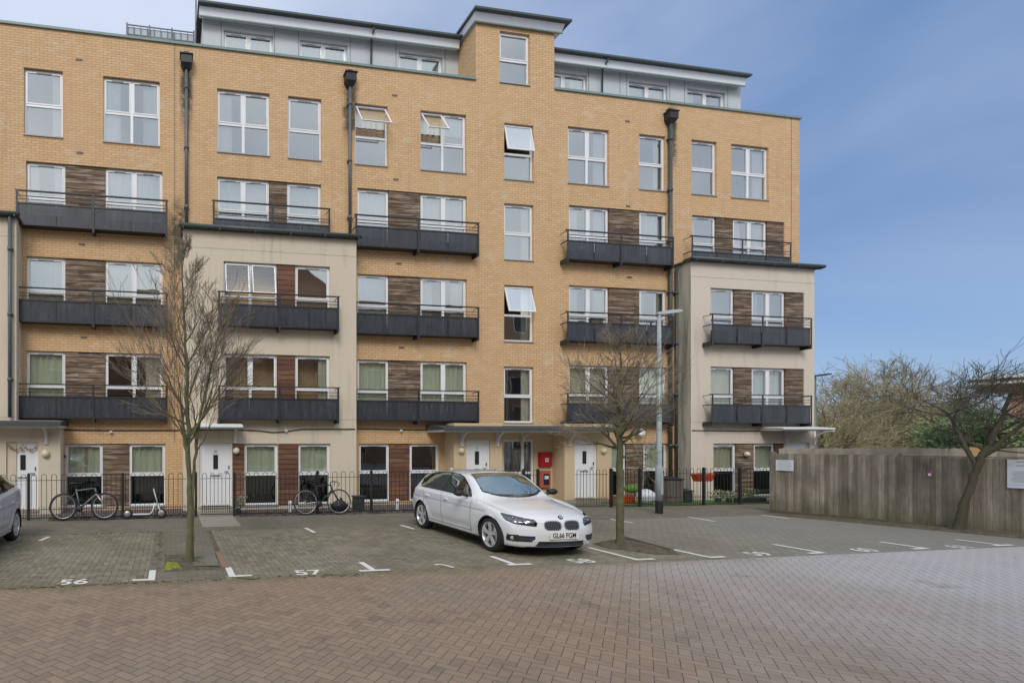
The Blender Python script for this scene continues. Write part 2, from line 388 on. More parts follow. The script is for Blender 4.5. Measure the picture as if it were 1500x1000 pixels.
def tag(o, label=None, cat=None, group=None, kind=None):
    if label: o['label'] = label
    if cat: o['category'] = cat
    if group: o['group'] = group
    if kind: o['kind'] = kind
    return o
def thing(name, label, cat, loc=(0, 0, 0), rz=0, group=None, world=True):
    o = bpy.data.objects.new(name, None); COL.objects.link(o); o.location = loc; o.rotation_euler = (0, 0, rz)
    o.empty_display_size = .2
    OFF[o.name] = tuple(loc) if world else (0, 0, 0)
    return tag(o, label, cat, group)
def text(s, size, mat, name, parent, loc, rot, ext=.001, sx=1, wpos=True):
    cu = bpy.data.curves.new('t', 'FONT'); cu.body = s; cu.size = size; cu.extrude = ext; cu.align_x = 'CENTER'; cu.align_y = 'CENTER'; cu.offset = size * .018
    ob = bpy.data.objects.new('t', cu); COL.objects.link(ob); bpy.context.view_layer.update()
    me = bpy.data.meshes.new_from_object(ob.evaluated_get(bpy.context.evaluated_depsgraph_get())); me.name = name
    bpy.data.objects.remove(ob)
    mx = Matrix.Translation(loc) @ rot.to_4x4() @ Matrix.Diagonal((sx, 1, 1, 1)); me.transform(mx)
    if name is None: return me
    o_ = OFF.get(parent.name, (0, 0, 0)) if parent else (0, 0, 0)
    me.transform(Matrix.Translation((-o_[0], -o_[1], -o_[2])))
    me.materials.clear(); me.materials.append(M[mat]); o = bpy.data.objects.new(name, me); COL.objects.link(o)
    if parent: o.parent = parent
    return o
from mathutils import Euler
FACE = Euler((R(90), 0, 0)).to_matrix()        # text upright facing -Y

# ------------------------------------------------------------------ the building
BLD = thing('apartment_block', 'buff brick apartment block with cream rendered bays, dark balconies and a grey top storey', 'building', (9, D, 0))
ZT = [1.97, 4.66, 7.39, 10.13, 12.82]; WH = 1.93
XL = fx(-300, D); XR = fx(1171, D); ZP = 14.0
YB = D - .55; YR = D - .58
holes = []                                      # on the brick plane
def rect(pl, pr, zt, h, Y): return (fx(pl, Y), fx(pr, Y), zt - h, zt)

def wall(name, mat, x0, x1, z0, z1, Y, hs, depth=.12, parent=BLD, mats=None):
    mb = MB(); hs = [h for h in hs if h[1] > x0 and h[0] < x1]
    xs = sorted({x0, x1} | {min(max(v, x0), x1) for h in hs for v in h[:2]})
    zs = sorted({z0, z1} | {min(max(v, z0), z1) for h in hs for v in h[2:]})
    for a, b in zip(xs, xs[1:]):
        for c, d in zip(zs, zs[1:]):
            mx, mz = (a + b) / 2, (c + d) / 2
            if any(h[0] < mx < h[1] and h[2] < mz < h[3] for h in hs): continue
            mb.quad((a, Y, c), (b, Y, c), (b, Y, d), (a, Y, d))
    for (a, b, c, d) in hs:
        y2 = Y + depth + .06
        mb.quad((a, Y, c), (a, Y, d), (a, y2, d), (a, y2, c)); mb.quad((b, Y, d), (b, Y, c), (b, y2, c), (b, y2, d))
        mb.quad((a, Y, d), (b, Y, d), (b, y2, d), (a, y2, d)); mb.quad((a, Y, c), (a, y2, c), (b, y2, c), (b, Y, c))
    return mb, name, mat, parent

TL = random.Random(5)
def pq(mb, x0, x1, y, z0, z1):
    a, b = TL.gauss(0, .0035), TL.gauss(0, .0035)
    mb.quad((x0, y - a, z0), (x1, y + a, z0 ), (x1, y + a + b, z1), (x0, y - a + b, z1))
def curtain(parent, x0, x1, z0, z1, y, mat):
    mb = MB(); n = max(8, int((x1 - x0) / .03)); ph = random.random() * 9; amp = random.uniform(.015, .03)
    pts = [(x0 + (x1 - x0) * i / n, y + amp * math.sin(ph + i * .95 + 1.2 * math.sin(i * .31 + ph))) for i in range(n + 1)]
    vs = [(p[0], p[1], z) for z in (z0, z1) for p in pts]
    mb.add(vs, [(i, i + 1, n + 2 + i, n + 1 + i) for i in range(n)], True)
    return mb.build('curtain', mat, parent)

def window(x0, x1, z0, z1, Y, kind='s', cur=None, split=.53, opened=(), lowglass='window_glass', lean=.42, vent=True, parent=BLD):
    """white frame, top-hung upper lights, fixed lower lights; opened: indices of the upper lights left open"""
    gl_ = 'window_glass' if z1 > 5.5 else 'shaded_glass'
    fr = MB(); y0, y1 = Y + .085, Y + .145; w = .048
    fr.box(x0, x0 + w, y0, y1, z0, z1); fr.box(x1 - w, x1, y0, y1, z0, z1)
    fr.box(x0 + w, x1 - w, y0, y1, z1 - w, z1); fr.box(x0 + w, x1 - w, y0, y1, z0, z0 + w)
    xm = [x0 + w, x1 - w]
    if kind == 'd':
        c = (x0 + x1) / 2; fr.box(c - .04, c + .04, y0, y1, z0 + w, z1 - w); cells = [(x0 + w, c - .04), (c + .04, x1 - w)]
    else: cells = [(x0 + w, x1 - w)]
    zt = z1 - (z1 - z0) * split
    for a, b in cells:
        if split: fr.box(a, b, y0, y1, zt - .035, zt + .035)
    # sill
    win = fr.build('window', 'upvc', parent)
    sl = MB(); sl.box(x0 - .01, x1 + .01, Y - .035, Y + .083, z0 - .04, z0 - .002); sl.build('sill', 'sill_metal', win)
    pn = MB(); sa = MB(); npn = 0
    for i, (a, b) in enumerate(cells):
        if not split:
            pq(pn, a, b, y0 + .03, z0 + w, z1 - w); continue
        pn.cur = 1; pq(pn, a, b, y0 + .03, z0 + w, zt - .035); pn.cur = 0
        za, zb = zt + .036, z1 - w - .001; s_ = .034
        a2, b2 = a + .001, b - .001
        if i in opened:
            L = zb - za; an = lean
            dz, dy = -math.cos(an), -math.sin(an); H = Vector((0, y0 - .012, zb))
            def P(x, t): return Vector((x, H.y + dy * t, H.z + dz * t))
            for (u0, u1, t0, t1) in ((a2, a2 + s_, 0, L), (b2 - s_, b2, 0, L), (a2 + s_, b2 - s_, 0, s_), (a2 + s_, b2 - s_, L - s_, L)):
                c = (P(u0, t0) + P(u1, t1)) / 2
                sa.obox(c, ((u1 - u0) / 2, 0, 0), Vector((0, dy, dz)) * ((t1 - t0) / 2), Vector((0, -dz, dy)) * .018)
            sa.cur = 1; sa.add([P(a2 + s_, s_), P(b2 - s_, s_), P(b2 - s_, L - s_), P(a2 + s_, L - s_)], [(0, 1, 2, 3)]); sa.cur = 0
        else:
            g = y0 - .012
            for (u0, u1, q0, q1) in ((a2, a2 + s_, za, zb), (b2 - s_, b2, za, zb), (a2 + s_, b2 - s_, zb - s_, zb), (a2 + s_, b2 - s_, za, za + s_)):
                sa2 = sa; sa2.box(u0, u1, g, y0 + .03, q0, q1)
            if vent:
                sa.cur = 2; sa.box(a2 + (b2 - a2) * .28, a2 + (b2 - a2) * .72, g - .012, g - .001, zb - s_ * .8, zb - s_ * .3); sa.cur = 0
            pq(pn, a2 + s_, b2 - s_, y0 + .02, za + s_, zb - s_)
    pn.build('pane', [gl_, gl_ if lowglass == 'window_glass' else lowglass], win)
    if split: sa.build('sash', ['upvc', 'shaded_glass', 'sill_metal'], win)
    if cur:
        m_ = {'g': 'curtain_green', 'n': 'net_white', 'c': 'curtain_cream', 'b': 'brown_blind'}[cur[0]]
        mode = cur[1:] or 'full'; zb_ = z0 + .02
        if mode == 'full': curtain(win, x0 + .03, x1 - .03, zb_, z1 - .04, Y + .21, m_)
        if mode == 'top': curtain(win, x0 + .03, x1 - .03, zt, zt + .36, Y + .20, m_); curtain(win, x0 + .03, x1 - .03, zt + .365, z1 - .04, Y + .19, 'net_white')
        if mode in ('sides', 'left'): curtain(win, x0 + .03, x0 + (x1 - x0) * .30, zb_, z1 - .04, Y + .20, m_)
        if mode in ('sides', 'right'): curtain(win, x1 - (x1 - x0) * .30, x1 - .03, zb_, z1 - .04, Y + .20, m_)
    return win

def timber(x0, x1, z0, z1, Y, mat='grey_timber'):
    mb = MB(); mb.box(x0, x1, Y + .035, Y + .12, z0, z1)
    o = mb.build('timber_panel', mat, BLD)
    return o

def balcony(x0, x1, zb, Y, short=False):
    p = .30; yf = Y - p; ph = .60 if not short else .24; zt = zb + (.96 if not short else .78)
    fr = MB(); t = .022
    fr.box(x0, x1, yf - t, yf + t, zb, zb + .045)                    # bottom front rail
    fr.box(x0, x1, yf - t, yf + t, zb + ph, zb + ph + .04)
    for z in (zb + ph + .13, zb + ph + .22): fr.box(x0, x1, yf - .008, yf + .008, z, z + .016)
    fr.box(x0 - .05, x1 + .05, yf - .03, yf + .03, zt, zt + .03)
    for x in (x0, x1):                                               # side returns
        fr.box(x - t, x + t, yf + t + .002, Y - .002, zb, zb + .045); fr.box(x - .008, x + .008, yf + .03, Y - .002, zt - .02, zt)
        fr.box(x - .012, x + .012, yf + t + .002, Y - .002, zb + ph, zb + ph + .03)
    n = 4; xs = [x0 + (x1 - x0) * i / n for i in range(n + 1)]
    for i, x in enumerate(xs):
        w = .03 if i % 2 == 0 else .016
        fr.box(x - w, x + w, yf - .034, yf - .0235, zb - (.10 if i % 2 == 0 else 0), zt if i % 2 == 0 else zb + ph + .04)
    for i in (0, 2, 4): fr.box(xs[i] - .035, xs[i] + .035, yf - .02, Y - .002, zb - .10, zb - .002)
    b = fr.build('balcony', 'balcony_metal', BLD)
    for i in range(n):
        pm = MB(); pm.box(xs[i] + .018, xs[i + 1] - .018, yf - .006, yf + .006, zb + .046, zb + ph - .001); pm.build('panel', 'balcony_panel', b)
    dk = MB(); dk.box(x0 + .02, x1 - .02, yf + .026, Y - .004, zb + .005, zb + .03); dk.build('deck', 'balcony_metal', b)
    return b

HB, HLB, HRB, HX = [], [], [], []      # holes: brick, left rendered bay, right rendered bay, far left bay
def group(cols, zt, Y, hs, h=WH):
    """cols: list of (px0, px1, what, curtain, opts); one opening behind them all"""
    x0 = fx(cols[0][0], Y); x1 = fx(cols[-1][1], Y); z0 = zt - h
    hs.append((x0, x1, z0, zt))
    for k, (a, b, what, cur, *op) in enumerate(cols):
        kw = op[0] if op else {}
        xa, xb = fx(a, Y), fx(b, Y)
        if what in 'gr': timber(xa, xb, z0, zt, Y, 'grey_timber' if what == 'g' else 'red_timber')
        else: window(xa, xb, z0 + .01, zt - .01, Y, what, cur, **kw)

# top brick storey
for (a, b, k, c, op) in [(35, 92, 's', 'nright', {}), (151, 234, 'd', 'nsides', {}), (318, 395, 'd', 'nleft', {}), (422, 471, 's', None, {}),
        (520, 568, 's', 'btop', dict(opened=(0,), lean=.62)), (616, 683, 'd', 'btop', dict(opened=(0,), lean=.62)),
        (832, 892, 'd', 'nright', {}), (936, 975, 's', 'cright', {}), (1013, 1050, 's', None, {}), (1071, 1126, 'd', 'nright', {})]:
    group([(a, b, k, c, op)], ZT[4], D, HB)
# stair windows
for n in (1, 2, 3, 4):
    group([(738.5, 781.5, 's', 'cright' if n < 4 else None, dict(opened=(0,) if n in (4, 2) else (), lean=.22 if n == 4 else .3))], ZT[n] - .11, D, HB, 1.88)
zt_t = fz(755, 48, D); group([(732, 776, 's', None, dict(vent=False))], zt_t, D, HB, zt_t - fz(755, 123, D))
# middle storeys
cur3 = {1: ['g', None], 2: ['g', 'g'], 3: ['nleft', 'n']}
for n in (1, 2, 3):
    c1, c2 = {1: ('g', 'cright'), 2: ('g', 'g'), 3: ('nsides', 'n')}[n]
    group([(38, 95, 's', c1), (95.3, 153.7, 'g', None), (154, 238, 'd', c2)], ZT[n], D, HB)
    balcony(fx(25, D - .3), fx(244, D - .3), ZT[n] - 1.97, D)
    c1, c2 = {1: ('g', 'g'), 2: ('n', 'csides'), 3: ('n', 'n')}[n]
    group([(523.5, 570, 's', c1), (570.3, 616.7, 'g', None), (617, 684, 'd', c2)], ZT[n], D, HB)
    balcony(fx(521.5, D - .3), fx(700, D - .3), ZT[n] - 1.97, D)
    c1, c2 = {1: ('c', 'g'), 2: ('gsides', 'csides'), 3: ('nsides', 'n')}[n]
    group([(833.5, 893, 'd', c1), (893.3, 937.7, 'g', None), (938, 977, 's', c2)], ZT[n], D, HB)
    balcony(fx(831, D - .3), fx(985, D - .3), ZT[n] - 1.97, D)
    c1, c2 = {1: ('c', 'n'), 2: ('cleft', 'nleft'), 3: (None, None)}[n]
    if n == 3:
        group([(318, 394.5, 'd', 'n'), (394.8, 420.7, 'g', None), (421, 470.5, 's', 'n')], ZT[3], D, HB)
        balcony(fx(313, D - .3), fx(482, D - .3), ZT[3] - 1.68, D, True)
        group([(1014, 1050, 's', 'cleft'), (1050.3, 1075, 'g', None), (1075.3, 1125, 'd', 'nsides'), (1125.3, 1149, 'g', None)], ZT[3], D, HB)
        balcony(fx(1013, D - .3), fx(1157, D - .3), ZT[3] - 1.68, D, True)
    else:
        lc = {1: (None, None), 2: (None, None)}[n]; op = dict(opened=(0, 1), lean=.27) if n == 2 else {}
        group([(327.5, 406, 'd', lc[0], op), (406.3, 432.7, 'r', None), (433, 483.5, 's', 'cright' if n == 1 else None)], ZT[n] - .02, YB, HLB)
        balcony(fx(321, YB - .3), fx(495, YB - .3), ZT[n] - 1.99, YB)
        group([(1041, 1077, 's', c1), (1077.3, 1102.7, 'g', None), (1103, 1152, 'd', c2), (1152.3, 1178, 'g', None)], ZT[n] - .02, YR, HRB)
        balcony(fx(1042.5, YR - .3), fx(1187, YR - .3), ZT[n] - 1.99, YR)
# ground storey
LG = dict(lowglass='low_glass', split=.50)
group([(95, 150, 's', 'g', LG), (150.3, 188.7, 'g', None), (189, 242, 's', 'g', LG)], ZT[0], D, HB, 1.86)
group([(358, 407, 's', 'g', LG)], ZT[0], YB, HLB, 1.84)
timber(fx(407.5, YB), fx(436.5, YB), ZT[0] - 1.84, ZT[0], YB - .06, 'red_timber'); group([(437, 484, 's', 'g', LG)], ZT[0], YB, HLB, 1.84)
timber(fx(340.5, YB), fx(357.5, YB), ZT[0] - 1.84, ZT[0], YB - .06, 'red_timber')
group([(526, 571, 's', None, LG), (571.3, 600.7, 'r', None), (601, 644, 's', None, LG)], ZT[0], D, HB, 1.86)
group([(893.6, 918, 's', 'g', LG), (918.3, 943.7, 'g', None), (944, 979, 's', 'g', LG)], ZT[0] - .0, D, HB, 1.86)
group([(1045, 1080, 's', 'c', LG), (1080.3, 1105.7, 'g', None), (1106, 1137, 's', 'g', LG), (1137.3, 1149, 'r', None)], ZT[0], YR, HRB, 1.86)

xA0, xA1 = fx(268, YB), fx(522, YB)                # left rendered bay
xR0, xR1 = fx(1012, YR), fx(1193, YR)              # right rendered bay
xF1 = fx(24, YB)                                   # far left bay edge
xT0 = fx(697, D); xT1 = fx(812, D); zTw = fz(697, 33, D)
xP0 = fx(665, D - .6); xP1 = fx(896, D - .6); xP2 = fx(736, D - .6); xP3 = fx(827, D - .6)
ZBX = 8.24
w = wall('brick_wall', 'buff_brick', XL, XR, .0, ZP, D, HB + [(xP2 - .2, xP3 - .02, -.01, 2.52)])
mb = w[0]
hz = [h for h in HB if h[3] > ZP + .2]
# stair tower above the parapet
t0, t1, tz0, tz1 = hz[0]
for (a, b, c, d) in ((xT0, t0, ZP, zTw), (t1, xT1, ZP, zTw), (t0, t1, tz1, zTw)): mb.quad((a, D, c), (b, D, c), (b, D, d), (a, D, d))
for x in (xT0, xT1): mb.quad((x, D, ZP - .5), (x, D + 4, ZP - .5), (x, D + 4, zTw), (x, D, zTw))
mb.quad((XR, D, 0), (XR, D + 11, 0), (XR, D + 11, ZP), (XR, D, ZP)); mb.quad((XL, D, ZP), (XL, D + .3, ZP), (XR, D + .3, ZP), (XR, D, ZP))
mb.quad((XL, D + 11, 0), (XR, D + 11, 0), (XR, D + 11, ZP), (XL, D + 11, ZP)); mb.quad((XL, D, 0), (XL, D + 11, 0), (XL, D + 11, ZP), (XL, D, ZP))
mb.build('brick_wall', 'buff_brick', BLD)
def bay(x0, x1, Y, hs, mat, side, z1=ZBX):
    mb, *_ = wall('', '', x0, x1, 0, z1, Y, hs)
    mb.quad((x1, Y, 0), (x1, D, 0), (x1, D, z1), (x1, Y, z1)); mb.quad((x0, Y, z1), (x1, Y, z1), (x1, D, z1), (x0, D, z1))
    mb.build('rendered_bay', mat, BLD)
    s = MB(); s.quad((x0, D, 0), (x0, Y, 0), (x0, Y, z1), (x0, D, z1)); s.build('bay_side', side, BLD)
dx0, dx1 = fx(292, YB), fx(340, YB)
bay(xA0, xA1, YB, HLB + [(dx0, dx1, .12, 2.0)], 'cream_render', 'cream_render')
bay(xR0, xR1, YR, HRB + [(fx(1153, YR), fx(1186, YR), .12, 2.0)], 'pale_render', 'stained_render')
bay(XL, xF1, YB, [], 'cream_render', 'cream_render')
for (a, b, Y) in ((xA0, xA1, YB), (xR0, xR1 + .1, YR), (XL, xF1, YB)):    # flat roofs and gutters of the bays
    r = MB(); r.box(a - .06, b + .06, Y - .10, D - .003, ZBX + .002, ZBX + .07); r.build('bay_roof', 'roofing', BLD)
    g = MB(); n = 14
    g.tube([(a - .12, Y - .15, ZBX + .06), (b + .12, Y - .15, ZBX + .06)], .062, 10)
    k = int((b - a) / .9)
    for i in range(k + 1): x = a + (b - a) * i / k; g.box(x - .02, x + .02, Y - .225, Y - .07, ZBX - .03, ZBX + .01)
    g.build('gutter', 'gutter', BLD)
    for z in (5.72, 2.70):
        j = MB(); j.box(a + .01, b - .01, Y - .004, Y + .001, z + 2.0 if z > 5 else z, (z + 2.0 if z > 5 else z) + .012); j.build('render_joint', 'stained_render', BLD)
# interior shell, slabs and back
mb = MB(); mb.box(XL + .1, XR - .1, D + 3.2, D + 3.3, 0, ZP - .4)
for z in [0.02] + [q - WH - .28 for q in ZT[1:]] + [ZP - .5]: mb.box(XL + .1, XR - .1, D + .2, D + 3.19, z, z + .2)
for px in (0, 125, 262, 410, 516, 600, 705, 800, 915, 984, 1062, 1140):
    x = fx(px, D); mb.box(x - .05, x + .05, D + .21, D + 3.19, .23, ZP - .55)
for (a, b) in ((xA0, xA1), (xR0, xR1)):
    for z in [0.02] + [q - WH - .30 for q in ZT[1:3]]: mb.box(a + .1, b - .1, YB + .22, D + .19, z, z + .18)
mb.build('interior', 'interior', BLD)
# parapet coping
for (a, b) in ((XL, xT0 - .002), (xT1 + .002, XR + .06)):
    c = MB(); c.box(a, b, D - .05, D + .33, ZP + .002, ZP + .075); c.build('coping', 'coping', BLD)
# penthouse
YH = D + 1.1; YE = D + .86
hx0 = fx(297, YH); hx1 = fx(1085, YH); zE = fz(480, 31, YE)
HH = []
pent = []
for (a, b, c) in ((328, 400, 'n'), (439, 509, 'n'), (584, 648, 'n'), (792, 860, 'nsides'), (921, 978, 'n'), (1007, 1062, 'nsides')):
    xa, xb = fx(a, YH), fx(b, YH); zt = fz(473, 62, YH); pent.append((xa, xb, c)); HH.append((xa, xb, zt - 1.5, zt))
zW = fz(480, 30, YH)
mb, *_ = wall('', '', hx0, hx1, ZP - .5, zW, YH, HH, .1)
for x in (hx0, hx1): mb.quad((x, YH, ZP - .5), (x, YH + 6, ZP - .5), (x, YH + 6, zW), (x, YH, zW))
pw = mb.build('penthouse_wall', 'grey_panel', BLD)
mb = MB(); mb.box(hx0 + .05, hx1 - .05, YH + 2.5, YH + 2.6, ZP - .45, zW); mb.build('interior', 'interior', BLD)
for (xa, xb, c) in pent: window(xa, xb, fz(473, 62, YH) - 1.49, fz(473, 62, YH) - .01, YH, 'd', c, split=.62)
j = MB()
for px in (324, 402, 437, 513, 546, 580, 652, 862, 908, 918, 981, 1003, 1066):
    x = fx(px, YH); j.box(x - .008, x + .008, YH - .003, YH + .001, ZP, zW)
j.build('panel_joint', 'gutter', BLD)
def eaves(x0, x1, Yw, Ye, z0, z1, ends=(True, True)):
    """sloping white fascia band from the wall head out to the gutter"""
    f = MB(); yb = Ye; zb_ = fz(480, 47.5, Ye); f.add([(x0, yb, zb_), (x1, yb, zb_), (x1, Ye - .05, z1), (x0, Ye - .05, z1), (x0, Yw, z0), (x1, Yw, z0), (x0, Yw, z1), (x1, Yw, z1)],
                    [(0, 1, 2, 3), (0, 4, 5, 1), (0, 3, 6, 4), (1, 5, 7, 2)]); f.build('fascia', 'fascia_white', BLD)
    l = MB(); l.box(x0, x1, yb - .03, yb - .002, zb_ - .03, zb_ + .012); l.build('trim', 'coping', BLD)
    g = MB(); g.box(x0 - .05, x1 + .1, Ye - .20, Ye - .055, z1 + .01, z1 + .075); g.box(x0 - .05, x1 + .1, Ye - .05, Ye + .5, z1 + .03, z1 + .07); g.build('gutter', 'gutter', BLD)
zF0 = fz(480, 51, YH); zF1 = fz(480, 35, YE)
hL = fx(292, YE); hR = fx(1091, YE)
eaves(hL, xT0 - .1, YH, YE, zF0, zF1); eaves(xT1 + .1, hR, YH, YE, zF0, zF1)
mb = MB(); mb.box(hL - .05, xT0 - .01, YE + .0, YH + 7, zF1 + .04, zF1 + .12); mb.box(xT1 + .01, hR + .05, YE, YH + 7, zF1 + .04, zF1 + .12); mb.build('roof', 'roofing', BLD)
# tower eaves: front and the left side
tz = fz(697, 33, D) ; zf1 = fz(697, 17, D - .15)
f = MB(); xa, xb = xT0 - .06, xT1 + .22
f.add([(xa, D - .06, tz), (xb, D - .06, tz), (xb + .06, D - .16, zf1), (xa - .06, D - .16, zf1), (xa, D + 4, tz), (xa - .06, D + 4, zf1), (xb, D + 4, tz), (xb + .06, D + 4, zf1)],
      [(0, 1, 2, 3), (4, 0, 3, 5), (1, 6, 7, 2), (4, 6, 1, 0)]); f.build('fascia', 'fascia_white', BLD)
f = MB(); f.box(xa - .03, xb + .03, D - .09, D - .055, tz - .045, tz - .003); f.box(xa - .03, xa, D - .05, D + 4, tz - .045, tz - .003); f.build('trim', 'coping', BLD)
f = MB(); f.box(xa - .14, xb + .22, D - .30, D + 4.1, zf1 + .002, zf1 + .07); f.build('roof', 'gutter', BLD)
# penthouse down pipes
for px in (549, 893):
    x = fx(px, YE - .2); x2 = fx(px, YH - .06)
    p = MB(); p.tube([(x, YE - .14, zF1), (x, YE - .10, zF1 - .12), (x, YH - .12, zF0 - .05), (x, YH - .08, ZP - .2)], .03, 8); p.build('downpipe', 'gutter', BLD)
# slender mast at the roof corner
p = MB(); p.tube([(hL - .12, YE, ZP), (hL - .10, YE, zF1 + .95)], .025, 8); p.tube([(hL + .14, YE + .3, ZP), (hL + .14, YE + .3, zF1 + .1)], .012, 6); p.build('mast', 'pipe', BLD)
# roof plant screen of mesh panels
def screen():
    Ys = D + 1.0; a, b = fx(186, Ys), fx(284, Ys); z0 = ZP - .3; z1 = fz(186, 36, Ys)
    s = MB()
    for i in range(4): x = a + (b - a) * i / 3; s.box(x - .025, x + .025, Ys - .02, Ys + .02, z0, z1 + .05)
    for i in range(11): x = a + (b - a) * i / 10; s.box(x - .009, x + .009, Ys - .015, Ys + .015, z0, z1)
    for z in (z1 - .02, z1 - .32, z1 - .62): s.box(a, b, Ys - .013, Ys + .013, z, z + .03)
    s.cur = 1; s.box(a, b, Ys + .04, Ys + .05, z0, z1 - .04); s.cur = 0
    s.box(a + .75, a + 1.35, Ys - .06, Ys - .025, z1 - .42, z1 - .34)
    s.build('roof_screen', ['pipe', 'sky_roof'], BLD)
screen()
# down pipes with hopper heads
def pipe(px, Y, ztop, zbot, hopper=True, mat='pipe', r=.05):
    x = fx(px, Y - .12); y = Y - .10
    p = MB(); p.tube([(x, y, ztop - (.25 if hopper else 0)), (x, y, zbot)], r, 10)
    z = ztop - .9
    while z > zbot + .2: p.lathe((x, y, z), (0, 0, 1), [(-.05, r + .001), (-.05, r + .014), (.05, r + .014), (.05, r + .001)], 10); p.box(x - .075, x + .075, y + .035, Y - .002, z - .03, z + .03); z -= 1.8
    pp = p.build('downpipe', mat, BLD)
    if hopper:
        h = MB(); zt = ztop
        h.add([(x - .17, y - .15, zt), (x + .17, y - .15, zt), (x + .17, Y - .003, zt), (x - .17, Y - .003, zt), (x - .17, y - .15, zt - .24), (x + .17, y - .15, zt - .24), (x + .17, Y - .003, zt - .24), (x - .17, Y - .003, zt - .24),
               (x - .07, y - .06, zt - .38), (x + .07, y - .06, zt - .38), (x + .07, Y - .003, zt - .38), (x - .07, Y - .003, zt - .38)],
              [(0, 1, 2, 3), (0, 4, 5, 1), (1, 5, 6, 2), (3, 7, 4, 0), (4, 8, 9, 5), (5, 9, 10, 6), (7, 11, 8, 4)])
        h.box(x - .2, x + .2, y - .18, Y - .003, zt + .001, zt + .03); h.box(x - .08, x + .08, y - .02, Y - .003, zt + .031, zt + .17); h.build('hopper', 'black_metal', pp)
pipe(273, D, fz(271, 84, D - .1), ZBX + .08); pipe(513, D, fz(511, 110, D - .1), ZBX + .08); pipe(983, D, fz(981, 166, D - .1), .02, mat='gutter', r=.06)
pipe(992, D, ZBX - .05, .02, False, 'gutter', .04); pipe(14, YB - .0, ZBX, 2.7, False); pipe(92, D, 2.5, .02, False, 'red_timber', .035)
pipe(272, D, ZBX + 6, ZBX + .4, False, 'gutter', .012) if False else None
# air bricks, dome lamps, sensors, cable
for (px, py) in ((116, 88), (117, 224), (120, 358), (123, 494), (578, 140), (580, 263), (584, 386), (588, 509), (919, 178), (920, 302), (922, 406)):
    x, z = fx(px, D), fz(px, py, D); v = MB(); v.box(x - .09, x + .09, D - .012, D + .001, z - .03, z + .03); v.build('air_brick', 'box_brown', BLD)
def dome(px, py, Y, r=.10):
    x, z = fx(px, Y), fz(px, py, Y); v = MB(); v.lathe((x, Y - .001, z), (0, -1, 0), [(0, r), (.04, r), (.05, r * .97), (.09, r * .8), (.115, r * .45), (.12, .001)], 20); v.build('wall_lamp', 'lamp_cream', BLD)
dome(67, 664, D - .6, .115); dome(346, 660, YB - .02); dome(675, 660, D - .6); dome(883, 660, D - .6); dome(1093, 665, YR + .0, .09)
def cam(px, py, Y):
    x, z = fx(px, Y), fz(px, py, Y); v = MB(); v.lathe((x, Y - .001, z), (0, -1, 0), [(0, .05), (.05, .05), (.055, .02), (.1, .02), (.1, .001)], 14); v.build('sensor', 'white_plastic', BLD)
cam(163, 633, D); cam(419, 631, YB); cam(587, 631, D); cam(929, 635, D)
cb = MB()
for (pts, Y) in (([(92, 629), (150, 630), (262, 630)], D - .02), ([(270, 630), (345, 629), (380, 630.5), (400, 633), (418, 632), (440, 628.5), (520, 628)], YB - .02), ([(524, 627.5), (590, 629), (648, 629)], D - .02),
                 ([(1014, 630), (1080, 631), (1143, 631)], YR - .015)):
    cb.tube([(fx(a, Y), Y, fz(a, b, Y)) for a, b in pts], .016, 6)
cb.build('cable', 'cable', BLD)
cb = MB()
for px in (256, 1159): cb.box(fx(px, D) - .008, fx(px, D) + .008, D - .003, D + .001, ZBX + .2 if px > 300 else 2.0, ZP)
cb.build('movement_joint', 'cable', BLD)
# satellite dish by the first storey
def dish():
    Y = YR; x, z = fx(1105, Y), fz(1105, 664, Y)
def dish2(px, py, Y, r):
    x, z = fx(px, Y), fz(px, py, Y); v = MB(); v.lathe((x, Y - .16, z), (-.25, -1, .35), [(0, .001), (.02, r * .6), (.055, r), (.06, r), (.03, r * .55), (.01, .001)], 20)
    v.tube([(x, Y, z - .1), (x, Y - .12, z - .06), (x, Y - .16, z)], .014, 6); v.tube([(x, Y - .17, z - r * .8), (x - .05, Y - .40, z + .02)], .01, 6); v.build('satellite_dish', 'white_plastic', BLD)
dish2(932, 633, D, .13)

